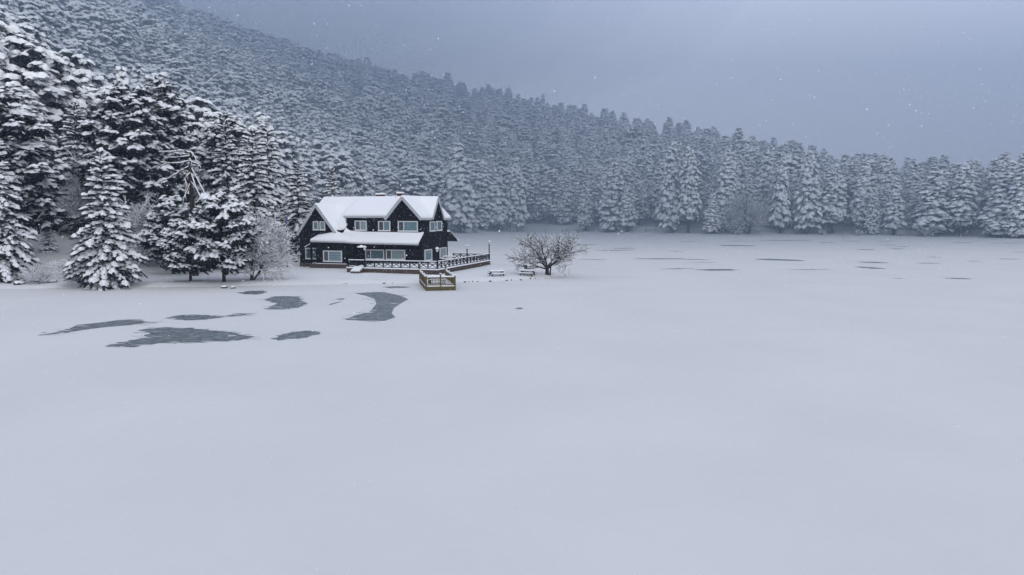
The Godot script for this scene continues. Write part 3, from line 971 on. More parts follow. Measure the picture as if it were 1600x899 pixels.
func build_terrace() -> void:
	var o := thing("terrace", "stone walled terrace in front of the chalet under snow", "terrace", house.position, house.rotation.y)
	var w := Mb.new()
	w.box(H3(0.05, -0.62, 0.95), Vector3(13.3, 1.16, 21.1))
	put("retaining_wall", w, M.stone, o)
	# rough stones proud of the wall face
	rng.seed = 77
	var st := Mb.new()
	for row in 4:
		var u := -6.55
		while u < 6.6:
			var l := R(0.25, 0.6)
			st.box(H3(u + l / 2, -0.14 - row * 0.26, -9.6), Vector3(l - 0.04, 0.23, R(0.04, 0.14)))
			u += l
		var v := -9.5
		while v < 11.2:
			var l := R(0.25, 0.6)
			st.box(H3(6.7, -0.14 - row * 0.26, v + l / 2), Vector3(R(0.04, 0.14), 0.23, l - 0.04))
			v += l
	stuff(put("stone", st, M.stone, o))
	var s := Mb.new()
	slab(s, [H3(-6.65, -0.03, -9.68), H3(6.8, -0.03, -9.68), H3(6.8, -0.03, 11.6), H3(-6.65, -0.03, 11.6)], 0.0, 0.14, 0.06)
	put("snow", s, M.snow, o)
	var stp := thing("stone_steps", "snow buried steps up to the terrace gap near the left end", "steps", at_house(-4.6, 0, -9.7), house.rotation.y)
	for k in 4:
		var b := Mb.new()
		b.box(Vector3(0, -0.75 + 0.16 * (3 - k) * 0.9, 0.2 + k * 0.32), Vector3(1.15, 0.8, 0.34))
		var q := put("step", b, M.stone, stp)
		var sb := Mb.new()
		sb.box(Vector3(0, -0.27 + 0.16 * (3 - k) * 0.9, 0.2 + k * 0.32), Vector3(1.25, 0.15, 0.40))
		put("snow", sb, M.snow, q)
	railing("front terrace railing with crossed braces facing the lake shore", Vector2(-6.4, -9.4), Vector2(6.5, -9.4), 10)
	railing("long right hand terrace railing running back towards the lake", Vector2(6.5, -9.4), Vector2(6.5, 11.3), 15)
	railing("back terrace railing behind the chalet corner", Vector2(0.5, 11.3), Vector2(6.5, 11.3), 5)
	lamp_post("lamp post at the near corner of the terrace", at_house(6.55, 0.05, -9.45), 2.7)
	lamp_post("lamp post at the left end of the front railing beside the steps", at_house(-3.9, 0.05, -9.5), 2.75)
	lamp_post("lamp post halfway along the right hand railing", at_house(6.55, 0.05, 1.5), 2.6)
	lamp_post("lamp post at the far corner of the terrace", at_house(6.55, 0.05, 11.35), 2.9)
	var pr := thing("parasol", "square parasol top heaped with snow in front of the chalet door", "parasol", at_house(-6.55, -0.2, -5.6), house.rotation.y)
	var pp := Mb.new(); pp.tube(Vector3.ZERO, Vector3(0, 2.95, 0), 0.04, 0.04, 8); put("pole", pp, M.rail_paint, pr)
	var pc := Mb.new()
	var sc := Mb.new()
	for k in 4:
		var c0 := Vector3(0.72, 0, 0).rotated(Vector3.UP, TAU * k / 4.0)
		var c1 := Vector3(0.72, 0, 0).rotated(Vector3.UP, TAU * (k + 1) / 4.0)
		pc.flat(c0 + Vector3(0, 2.78, 0), c1 + Vector3(0, 2.78, 0), Vector3(0, 3.0, 0), Vector3.UP)
		sc.flat(c0 * 0.97 + Vector3(0, 2.87, 0), c1 * 0.97 + Vector3(0, 2.87, 0), Vector3(0, 3.14, 0), Vector3.UP)
		sc.quad(c0 * 0.97 + Vector3(0, 2.87, 0), c1 * 0.97 + Vector3(0, 2.87, 0), c1 * 0.99 + Vector3(0, 2.79, 0), c0 * 0.99 + Vector3(0, 2.79, 0), c0 + c1)
	put("canopy", pc, M.siding, pr)
	put("snow", sc, M.snow, pr)
	picnic_table("low table buried in snow against the chalet end wall", at_house(2.2, 0.08, 5.5), house.rotation.y + 0.1)

func picnic_table(label: String, at: Vector3, turn: float) -> void:
	var o := thing("picnic_table", label, "picnic table", at, turn, "picnic tables")
	for k in 5:
		var b := Mb.new(); b.box(Vector3(0, 0.74, -0.3 + k * 0.15), Vector3(1.9, 0.05, 0.135)); put("plank", b, M.table_wood, o)
	for s in [-1.0, 1.0]:
		var b := Mb.new(); b.box(Vector3(0, 0.44, s * 0.75), Vector3(1.9, 0.06, 0.28)); put("bench", b, M.table_wood, o)
		var sb := Mb.new()
		slab(sb, [Vector3(-0.93, 0.47, s * 0.75 + 0.15), Vector3(0.93, 0.47, s * 0.75 + 0.15), Vector3(0.93, 0.47, s * 0.75 - 0.15), Vector3(-0.93, 0.47, s * 0.75 - 0.15)], 0.0, 0.09, 0.04)
		put("snow", sb, M.snow, o)
		var c := Mb.new(); c.box(Vector3(s * 0.7, 0.40, 0), Vector3(0.07, 0.11, 1.7)); put("crossbar", c, M.table_wood, o)
		for q in [-1.0, 1.0]:
			var l := Mb.new(); l.bar(Vector3(s * 0.76, -0.1, q * 0.72), Vector3(s * 0.76, 0.71, q * 0.22), 0.09, 0.09, Vector3.RIGHT); put("leg", l, M.table_wood, o)
	var t := Mb.new()
	slab(t, [Vector3(-0.95, 0.767, 0.37), Vector3(0.95, 0.767, 0.37), Vector3(0.95, 0.767, -0.37), Vector3(-0.95, 0.767, -0.37)], 0.0, 0.14, 0.06)
	put("snow", t, M.snow, o)

# ---------------------------------------------------------------- wooden jetty
func build_dock() -> void:
	var o := thing("jetty", "olive wooden jetty with railings standing out over the frozen lake", "jetty", Vector3(-9.05, 0.0, -73.8), deg_to_rad(11.5))
	var W := 3.05
	var L := 8.2
	var f := 0.42
	for k in 14:
		var b := Mb.new(); b.box(Vector3(W / 2, f - 0.03, -(k + 0.5) * L / 14), Vector3(W, 0.06, L / 14 - 0.02)); put("plank", b, M.dock_wood, o)
	for a in [[W / 2, -0.03, W, 0.08], [W / 2, -L + 0.03, W, 0.08]]:
		var b := Mb.new(); b.box(Vector3(a[0], 0.22, a[1]), Vector3(a[2] + 0.1, 0.28, a[3])); put("beam", b, M.dock_wood, o)
	for x in [-0.02, W + 0.02]:
		var b := Mb.new(); b.box(Vector3(x, 0.22, -L / 2), Vector3(0.08, 0.28, L)); put("beam", b, M.dock_wood, o)
	var s := Mb.new()
	slab(s, [Vector3(0.02, f, -0.02), Vector3(W - 0.02, f, -0.02), Vector3(W - 0.02, f, -L), Vector3(0.02, f, -L)], 0.0, 0.11)
	put("snow", s, M.snow, o)
	var post := func(x: float, z: float, h: float) -> void:
		var b := Mb.new(); b.box(Vector3(x, h / 2 - 0.1, z), Vector3(0.16, h + 0.2, 0.16)); put("post", b, M.dock_wood, o)
		var c := Mb.new(); c.box(Vector3(x, h + 0.05, z), Vector3(0.18, 0.10, 0.18)); put("snow", c, M.snow, o)
	for x in [0.0, W]:
		for k in 4: post.call(x, -L * k / 3.0, 1.58)
		post.call(x, -L - 0.9, 2.3)
	post.call(W * 0.5, 0.0, 1.75)
	var side := func(a: Vector3, e: Vector3, n: int) -> void:
		for y in [0.60, 1.38]:
			var b := Mb.new(); b.bar(a + Vector3(0, y, 0), e + Vector3(0, y, 0), 0.07, 0.10); put("rail", b, M.dock_wood, o)
		for k in n:
			var p := a.lerp(e, (k + 0.5) / n)
			var b := Mb.new(); b.box(p + Vector3(0, 0.99, 0), Vector3(0.055, 0.74, 0.055)); put("baluster", b, M.dock_wood, o)
		var sn := Mb.new(); sn.bar(a + Vector3(0, 1.49, 0), e + Vector3(0, 1.49, 0), 0.13, 0.12); put("snow", sn, M.snow, o)
		var sm2 := Mb.new(); sm2.bar(a + Vector3(0, 0.51, 0), e + Vector3(0, 0.51, 0), 0.16, 0.08); put("snow", sm2, M.snow, o)
	side.call(Vector3.ZERO, Vector3(W, 0, 0), 20)
	side.call(Vector3.ZERO, Vector3(0, 0, -L), 48)
	side.call(Vector3(W, 0, 0), Vector3(W, 0, -L), 48)
	picnic_table("small table and benches standing on the jetty", o.transform * Vector3(1.35, f + 0.1, -2.6), o.rotation.y + 0.05)

# ---------------------------------------------------------------- small things along the shore
func rock(label: String, at: Vector3, r: float, snow := true, group := "") -> void:
	var o := thing("shore_stone", label, "stone", at, R(0, 6.0), group)
	var mb := Mb.new()
	var p := []
	for i in 4:
		var row := []
		for j in 7:
			var th := PI * (0.5 - i / 3.2)
			var rr := r * R(0.75, 1.15)
			row.append(Vector3(cos(TAU * j / 7) * cos(th) * rr * 1.4, sin(th) * rr * 0.75, sin(TAU * j / 7) * cos(th) * rr))
		p.append(row)
	for i in 3:
		for j in 7:
			var k := (j + 1) % 7
			mb.quad(p[i][j], p[i][k], p[i + 1][k], p[i + 1][j], p[i][j] + p[i + 1][k])
	put("stone", mb, M.rock, o)
	if snow:
		var s := Mb.new()
		s.add(pads[rng.randi() % 6], Transform3D(Basis(Vector3(r * 2.3, 0, 0), Vector3(0, r * 0.55, 0), Vector3(0, 0, r * 1.9)), Vector3(-r * 1.15, r * 0.42, 0)), Basis.IDENTITY)
		put("snow", s, M.snow, o)

func build_shore_things() -> void:
	rng.seed = 5
	picnic_table("snow topped picnic table nearer the terrace corner, left of the two on the point", spot(-1.95, 89.0, 0.16), 0.35)
	picnic_table("snow topped picnic table under the bare tree on the point", spot(2.0, 90.0, 0.16), -0.35)
	# dark stones peeping out of the snow along the bank
	var words := ["dark stone beside the jetty foot", "low dark stone between jetty and point", "flat dark stone in the bank below the first picnic table", "dark stone in the bank below the picnic tables", "small dark stone where the bank curves to the point", "dark stone nearest the tip of the point"]
	var sx := [[-5.6, 83.4, 0.13], [-4.1, 83.8, 0.09], [-2.6, 84.4, 0.16], [-0.7, 85.2, 0.10], [1.1, 86.2, 0.13], [2.9, 88.1, 0.09]]
	for k in 6:
		rock(words[k], Vector3(sx[k][0], 0.10, -sx[k][1]), sx[k][2])
	for k in 16:
		var x := R(-20.0, 3.0)
		var d := -1.0
		var q := 76.0
		while q < 95.0:
			if inland(shore, Vector2(x, q)) > 0.05:
				d = q; break
			q += 0.1
		if d > 0.0 and absf(x + 9.0) > 2.5:
			rock("small dark stone in the snowy bank of the shore", Vector3(x, 0.06, -d), R(0.06, 0.13), false, "small stones along the bank")
	rock("snow capped lump on the ice just off the left shore, the larger of two", Vector3(-31.5, 0.05, -76.6), 0.30)
	rock("snow capped lump on the ice just off the left shore, the smaller of two", Vector3(-30.4, 0.05, -76.3), 0.22)
	rock("dark stone in the snow at the far left bank", spot(-52.5, 80.0), 0.45)
	rock("dark low stone by the water line at the far left", spot(-54.6, 77.6), 0.5)
	# bucket hanging from the bare tree
	var b := thing("hanging_bucket", "dark bucket hanging from a branch of the bare tree", "bucket", Vector3(1.75, 1.15, -90.5))
	var bm := Mb.new(); bm.tube(Vector3(0, 0, 0), Vector3(0, 0.46, 0), 0.15, 0.23, 10); bm.tube(Vector3(0, 0.01, 0), Vector3(0, 0.0, 0), 0.15, 0.0, 10); put("bucket", bm, M.rail_paint, b)
	var bw := Mb.new(); bw.tube(Vector3(0, 0.44, 0), Vector3(-0.05, 2.4, -0.1), 0.02, 0.02, 4); put("wire", bw, M.twig, b)
	var bs := Mb.new(); bs.tube(Vector3(0, 0.44, 0), Vector3(0, 0.54, 0), 0.22, 0.1, 10); put("snow", bs, M.snow, b)
	# slim pole with a violet pennant left of the chalet
	var pb := spot(-33.6, 105.0)
	var p := thing("flag_pole", "slim dark pole with a small violet pennant left of the chalet", "pole", pb)
	var pm := Mb.new(); pm.tube(Vector3.ZERO, Vector3(0, 7.6, 0), 0.10, 0.05, 8); put("pole", pm, M.twig, p)
	var pf := Mb.new(); pf.box(Vector3(0.16, 6.9, 0), Vector3(0.26, 1.3, 0.03)); put("pennant", pf, M.violet_cloth, p)
	# open shelter among the trees at the far left
	var sh := spot(-69.0, 107.0, 0.2)
	var s := thing("shelter", "dark open shelter with snow roof under the trees at far left", "shelter", sh, 0.1)
	for x in [-2.6, 0.4, 2.6]:
		for z in [0.0, -2.6]:
			var q := Mb.new(); q.box(Vector3(x, 1.3, z), Vector3(0.3, 2.6, 0.3)); put("post", q, M.metal_grey if x == 0.4 else M.bark, s)
	var bk := Mb.new(); bk.box(Vector3(0, 1.3, -2.8), Vector3(5.5, 2.6, 0.1)); put("back_wall", bk, M.siding, s)
	var rf := Mb.new()
	slab(rf, [Vector3(-3.2, 2.6, 0.7), Vector3(3.2, 2.6, 0.7), Vector3(3.2, 3.3, -3.2), Vector3(-3.2, 3.3, -3.2)], 0.0, 0.14)
	var rr := put("roof", rf, M.bark, s)
	var rs := Mb.new()
	slab(rs, [Vector3(-3.2, 2.74, 0.7), Vector3(3.2, 2.74, 0.7), Vector3(3.2, 3.44, -3.2), Vector3(-3.2, 3.44, -3.2)], 0.002, 0.35, 0.2)
	put("snow", rs, M.snow, rr)
	fence("rough log fence climbing to the shelter at far left", [Vector2(-66.5, 90.5), Vector2(-68.3, 94.5), Vector2(-69.8, 98.5), Vector2(-71.0, 102.5)], 1.2, true)
	fence("thin rail fence on the clearing of the far shore", [Vector2(64.0, 339.0), Vector2(68.5, 336.0), Vector2(73.0, 333.0), Vector2(77.5, 330.0)], 1.3, false)

func fence(label: String, line: Array, h: float, crossed: bool) -> void:
	var a: Vector3 = spot(line[0].x, line[0].y)
	var o := thing("log_fence", label, "fence", a)
	var pts := []
	for q in line: pts.append(spot(q.x, q.y) - a)
	for k in pts.size():
		var b := Mb.new(); b.tube(pts[k] + Vector3(0, -0.2, 0), pts[k] + Vector3(0, h, 0), 0.10, 0.09, 6); put("post", b, M.bark, o)
		if k + 1 < pts.size():
			for y in [0.5, 0.95]:
				var r := Mb.new(); r.tube(pts[k] + Vector3(0, h * y, 0), pts[k + 1] + Vector3(0, h * y, 0), 0.08, 0.07, 6)
				var rl := put("rail", r, M.bark, o)
				var sn := Mb.new(); sn.tube(pts[k] + Vector3(0, h * y + 0.1, 0), pts[k + 1] + Vector3(0, h * y + 0.1, 0), 0.07, 0.06, 5); put("snow", sn, M.snow, rl)
			if crossed:
				var x := Mb.new(); x.tube(pts[k], pts[k + 1] + Vector3(0, h, 0), 0.07, 0.06, 6); put("brace", x, M.bark, o)

# ---------------------------------------------------------------- trees close enough to know one by one
func build_near_trees() -> void:
	var a := shape_set(fir(101, 15.6, 3.95, 0.03, 0.62, 1.15, false, 0.80, 0.40), M.needles, M.snow)
	var b := shape_set(fir(102, 25.0, 5.6, 0.06, 0.85, 1.45, false, 0.78, 0.45, 0.75), M.needles, M.snow)
	var c := shape_set(fir(103, 22.0, 4.9, 0.05, 0.80, 1.35, false, 0.80, 0.48, 0.8), M.needles, M.snow)
	var p1 := shape_set(pine(104, 25.0, 5.0, 0.34, 1.75, false, 0.74, 1.0), M.needles_pine, M.snow)
	var p2 := shape_set(pine(105, 27.5, 4.8, 0.36, 1.65, false, 0.74, 0.9), M.needles_pine, M.snow)
	var p3 := shape_set(pine(106, 26.0, 6.2, 0.25, 1.9, false, 0.74, 0.9), M.needles_pine, M.snow)
	var l1 := shape_set(pine(107, 10.6, 3.9, 0.32, 1.25, false, 0.9, 0.8), M.needles_pine, M.snow)
	var l2 := shape_set(pine(108, 9.6, 4.2, 0.27, 1.25, false, 0.9, 0.7), M.needles_pine, M.snow)
	var sap := shape_set(fir(109, 3.9, 0.85, 0.02, 0.36, 0.5, false, 0.9, 0.3), M.needles, M.snow)
	plant("fir_tree", "symmetrical layered fir standing alone at the left water's edge", "fir tree", a, spot(-44.8, 77.6))
	plant("fir_tree", "snow heavy fir cut off by the left edge of the view at the water's edge", "fir tree", c, spot(-59.0, 81.5), 1.2, Vector3(0.78, 0.78, 0.78))
	plant("fir_tree", "tallest broad fir just left of the chalet, behind the frosted tree", "fir tree", b, spot(-42.2, 116.0), 0.4, Vector3(0.96, 0.90, 0.96))
	plant("fir_tree", "slim fir directly against the left gable of the chalet", "fir tree", c, spot(-36.5, 121.0), 2.2, Vector3(0.86, 0.80, 0.86))
	plant("fir_tree", "fir between the tall broad fir and the one beside the gable", "fir tree", c, spot(-44.5, 130.0), 4.0, Vector3(0.95, 1.10, 0.95))
	plant("fir_tree", "short fir showing over the left end of the chalet roof", "fir tree", c, spot(-36.0, 142.0), 5.1, Vector3(0.75, 0.82, 0.75))
	plant("pine_tree", "round topped pine with big snow pads, behind the lone fir's tip", "pine tree", p1, spot(-57.5, 105.5), 0.3, Vector3(1.0, 0.95, 1.0))
	plant("pine_tree", "taller round topped pine right of the other, above the broken trunk", "pine tree", p2, spot(-56.5, 114.5), 1.3, Vector3(1.0, 0.96, 1.0))
	plant("pine_tree", "massive spreading pine at the upper left edge, above the shelter", "pine tree", p3, spot(-66.0, 92.5), 2.3, Vector3(0.95, 0.84, 0.95))
	plant("pine_tree", "low spreading pine bent under snow at the foot of the broken trunk", "pine tree", l1, spot(-44.6, 92.5), 0.6, Vector3(0.85, 0.93, 0.85))
	plant("pine_tree", "low dense pine smothered in snow at the water's edge, touching the frosted tree", "pine tree", l2, spot(-33.2, 80.8), 1.9, Vector3(0.85, 1.05, 0.85))
	plant("pine_tree", "smallest snow smothered pine right under the broken trunk", "pine tree", l2, spot(-37.6, 82.0), 3.9, Vector3(0.72, 0.72, 0.72))
	plant("fir_sapling", "knee high fir sapling on the clearing beside the lone fir", "sapling", sap, spot(-55.0, 103.0), 0.0, Vector3.ONE * 0.55)
	plant("fir_sapling", "thin crooked fir sapling in front of the shelter", "sapling", sap, spot(-63.5, 96.5), 1.0)
	# trees of the near left slope, each where it stands
	var more := [
		[b, -72.0, 118.0, 0.84, "dark fir rising behind the shelter at far left"], [c, -63.0, 121.0, 1.0, "fir wedged between the massive pine and the round pines"],
		[b, -48.5, 121.0, 0.92, "fir behind the broken trunk, right of the taller pine"], [c, -78.0, 104.0, 0.9, "fir at the far left edge above the snow heavy one"],
		[p1, -52.0, 131.0, 0.95, "pine crown peeping over the fir behind the broken trunk"], [p2, -71.0, 136.0, 0.92, "pine on the slope straight above the shelter"],
		[b, -84.0, 138.0, 0.85, "upper left fir half hidden by the massive pine"], [c, -60.0, 145.0, 1.1, "fir on the slope between the two round pines"],
	]
	for m in more:
		var pn: bool = m[0] == p1 or m[0] == p2
		plant("pine_tree" if pn else "fir_tree", m[4], "pine tree" if pn else "fir tree", m[0], spot(m[1], m[2]), m[1], Vector3.ONE * m[3])
	# broken trunk with torn bare branches
	rng.seed = 44
	var t := Plant.new()
	var an := [Vector3(0, -0.4, 0), Vector3(0.05, 5, 0), Vector3(0.0, 9.5, 0.05), Vector3(-0.05, 13.4, 0), Vector3(0.1, 15.6, 0)]
	for k in 4: t.wood.tube(an[k], an[k + 1], [0.42, 0.36, 0.31, 0.24][k], [0.36, 0.31, 0.24, 0.12][k], 8)
	var limbs := [
		[[0, 15.5, 0], [-0.9, 15.75, 0.3], [-2.4, 15.6, 0.5], [-3.6, 15.55, 0.6]], [[0, 15.1, 0], [-1.3, 14.9, 0.2], [-2.9, 14.85, 0.4]],
		[[0, 14.5, 0.1], [-1.0, 14.2, 0.6], [-2.6, 14.1, 0.9], [-3.2, 13.8, 1.0]], [[0, 13.9, 0], [-0.9, 13.3, 0.5], [-2.2, 12.4, 0.8], [-3.2, 11.9, 1.0]],
		[[0.1, 15.6, 0], [0.7, 15.0, 0.3], [1.2, 13.9, 0.4], [0.9, 13.2, 0.5]], [[0.1, 13.6, 0], [1.1, 12.0, 0.5], [2.3, 9.8, 0.9], [3.6, 7.6, 1.2], [4.5, 6.0, 1.3]],
		[[0.1, 12.9, 0.1], [1.0, 11.0, 0.9], [2.2, 8.8, 1.4], [3.8, 6.2, 1.9]], [[0.1, 11.8, 0.1], [1.6, 9.6, 0.4], [2.8, 7.4, 0.3], [4.4, 5.4, 0.2]],
		[[-0.1, 11.6, 0.2], [-0.6, 10.0, 0.7], [-0.9, 8.4, 0.8]], [[0, 14.7, 0.2], [0.5, 14.3, 0.7], [1.4, 14.0, 0.9]], [[0, 13.0, 0.2], [-0.5, 12.2, 0.6], [-0.2, 11.3, 0.8]]]
	for l in limbs:
		for k in l.size() - 1:
			var q0 := Vector3(l[k][0], l[k][1], l[k][2])
			var q1 := Vector3(l[k + 1][0], l[k + 1][1], l[k + 1][2])
			var r0: float = lerpf(0.10, 0.035, float(k) / l.size())
			t.wood.tube(q0, q1, r0, r0 * 0.75, 5)
			t.snow.tube(q0 + Vector3(0, r0 * 0.8 + 0.02, 0), q1 + Vector3(0, r0 * 0.7 + 0.02, 0), r0 * 0.75 + 0.015, r0 * 0.5 + 0.015, 5)
			for j in 6:
				var f := (q1 - q0).normalized().rotated(Vector3(R(-1, 1), R(-1, 1), R(-1, 1)).normalized(), R(0.4, 1.0))
				var g := q0.lerp(q1, R(0.2, 1.0))
				t.wood.tube(g, g + f * R(0.4, 1.1), 0.025, 0.01, 3)
				t.snow.tube(g + Vector3(0, 0.04, 0), g + f * R(0.4, 0.9) + Vector3(0, 0.04, 0), 0.05, 0.02, 3)
	var sn := shape_set(t, M.needles, M.snow)
	sn[1] = null
	plant("broken_tree", "broken bare trunk with torn snow lined branches hanging to the right", "dead tree", sn, spot(-40.4, 89.5))
	# bare spreading tree on the point
	rng.seed = 61
	var bt := Plant.new()
	var spec := {"wiggle": 0.24, "lift": 0.01, "fall": -0.01, "thin": 0.66, "least": 0.02, "snow": 0.7, "cap": 0.02, "depth": 3, "kids": [1, 2, 1], "fork": 0.8, "clear": true, "shrink": 0.94}
	for s in [[-1.0, 0.85, 0.1, 2.7, 0.15], [0.9, 0.8, 0.2, 2.9, 0.14], [-0.25, 1.0, -0.5, 2.4, 0.13], [1.0, 0.42, -0.15, 2.9, 0.12], [-0.35, 1.0, 0.5, 2.3, 0.12], [-1.0, 0.45, -0.2, 2.6, 0.11], [0.3, 1.0, -0.1, 2.5, 0.12]]:
		limb(bt, Vector3(s[0] * 0.12, R(0.75, 1.1), s[2] * 0.12), Vector3(s[0], s[1], s[2]).normalized(), s[3], s[4], 0, spec)
	bt.wood.tube(Vector3(0.05, -0.3, 0), Vector3(0, 0.7, 0), 0.30, 0.22, 9)
	bt.wood.tube(Vector3(0, 0.7, 0), Vector3(-0.05, 1.25, 0), 0.22, 0.16, 9)
	bt.wood.tube(Vector3(0.35, -0.3, 0.1), Vector3(0.5, 1.6, 0), 0.10, 0.07, 7)
	var bs := [bt.wood.mesh(M.twig), null, bt.snow.mesh(M.snow)]
	plant("bare_tree", "spreading bare tree with snow lined twigs on the tip of the point", "tree", bs, spot(4.6, 92.0), 0.0, Vector3(1.04, 1.0, 1.04), "", "branches")
	# frosted broadleaf trees: a haze of fine white twigs
	rng.seed = 62
	var ft := Plant.new()
	var fs := {"wiggle": 0.20, "lift": 0.04, "fall": -0.05, "thin": 0.6, "least": 0.014, "snow": 1.0, "cap": 0.026, "depth": 4, "kids": [2, 2, 1, 1], "fork": 0.6, "clear": false, "shrink": 0.98}
	for s in [[0.25, 1.0, 0.1, 3.8, 0.22], [0.5, 1.0, -0.2, 3.5, 0.15], [0.0, 1.0, 0.3, 3.4, 0.13]]:
		limb(ft, Vector3(0, -0.2, 0), Vector3(s[0], s[1], s[2]).normalized(), s[3], s[4], 0, fs)
	var frost := [ft.wood.mesh(M.twig), null, ft.snow.mesh(M.frost)]
	plant("frosted_tree", "frosted leafless tree with hazy grey twigs just left of the chalet", "tree", frost, spot(-31.0, 83.4), 0.0, Vector3(1.0, 1.0, 1.0), "", "branches")
	plant("frosted_tree", "pale frosted leafless tree behind the broken trunk", "tree", frost, spot(-40.0, 100.0), 1.5, Vector3(1.0, 1.0, 1.0), "", "branches")
	plant("frosted_tree", "pale frosted leafless tree left of the broken trunk", "tree", frost, spot(-49.0, 99.0), 2.6, Vector3(1.25, 1.2, 1.25), "", "branches")
	plant("frosted_tree", "tall frosted leafless tree between lone fir and massive pine", "tree", frost, spot(-65.5, 113.0), 3.6, Vector3(1.4, 1.6, 1.4), "", "branches")
	plant("frosted_tree", "broad hazy frosted tree among firs on the far shore", "tree", frost, spot(103.0, 306.0), 2.0, Vector3(2.2, 2.3, 2.2), "", "branches")
	plant("frosted_tree", "frosted tree in the gap above the right end of the chalet roof", "tree", frost, spot(-44.0, 216.0), 0.7, Vector3(1.6, 1.7, 1.6), "", "branches")
	plant("frosted_tree", "frosted tree in the gap behind the chalet chimneys", "tree", frost, spot(-52.0, 222.0), 0.7, Vector3(1.5, 1.9, 1.5), "", "branches")
	rng.seed = 63
	var bu := Plant.new()
	var us := {"wiggle": 0.22, "lift": -0.02, "fall": -0.1, "thin": 0.5, "least": 0.012, "snow": 1.0, "cap": 0.025, "depth": 2, "kids": [2, 2, 2], "fork": 0.6, "clear": false, "shrink": 0.9}
	for k in 11:
		var ph := TAU * k / 11.0
		limb(bu, Vector3(0, 0.2, 0), Vector3(cos(ph), R(0.5, 1.8), sin(ph)).normalized(), R(1.3, 1.9), 0.05, 0, us)
	var bush := [bu.wood.mesh(M.twig), null, bu.snow.mesh(M.frost)]
	plant("bare_bush", "arching bare bush with frosted twigs at the water's edge left of lone fir", "bush", bush, spot(-48.4, 78.3), 0.0, Vector3.ONE * 1.15, "", "branches")
	rng.seed = 64
	for k in 12:
		var x := R(-20.0, 172.0)
		var d := 200.0
		while d < 390.0 and inland(hill_base, Vector2(x, d)) < R(-3.0, 3.0): d += 1.0
		if Vector2(x - 16.0, d - 378.0).length() < 12.0: continue
		plant("bare_bush", "low frosted shrub along the foot of the far shore trees", "bush", bush, spot(x, d), k, Vector3.ONE * R(0.5, 0.9), "frosted shrubs along the far shore", "branches")
	plant("bare_bush", "small frosted bush at the far left bank", "bush", bush, spot(-53.5, 79.0), 1.0, Vector3(0.9, 0.6, 0.9), "", "branches")

# ---------------------------------------------------------------- the forest
var firs := []
var pines := []

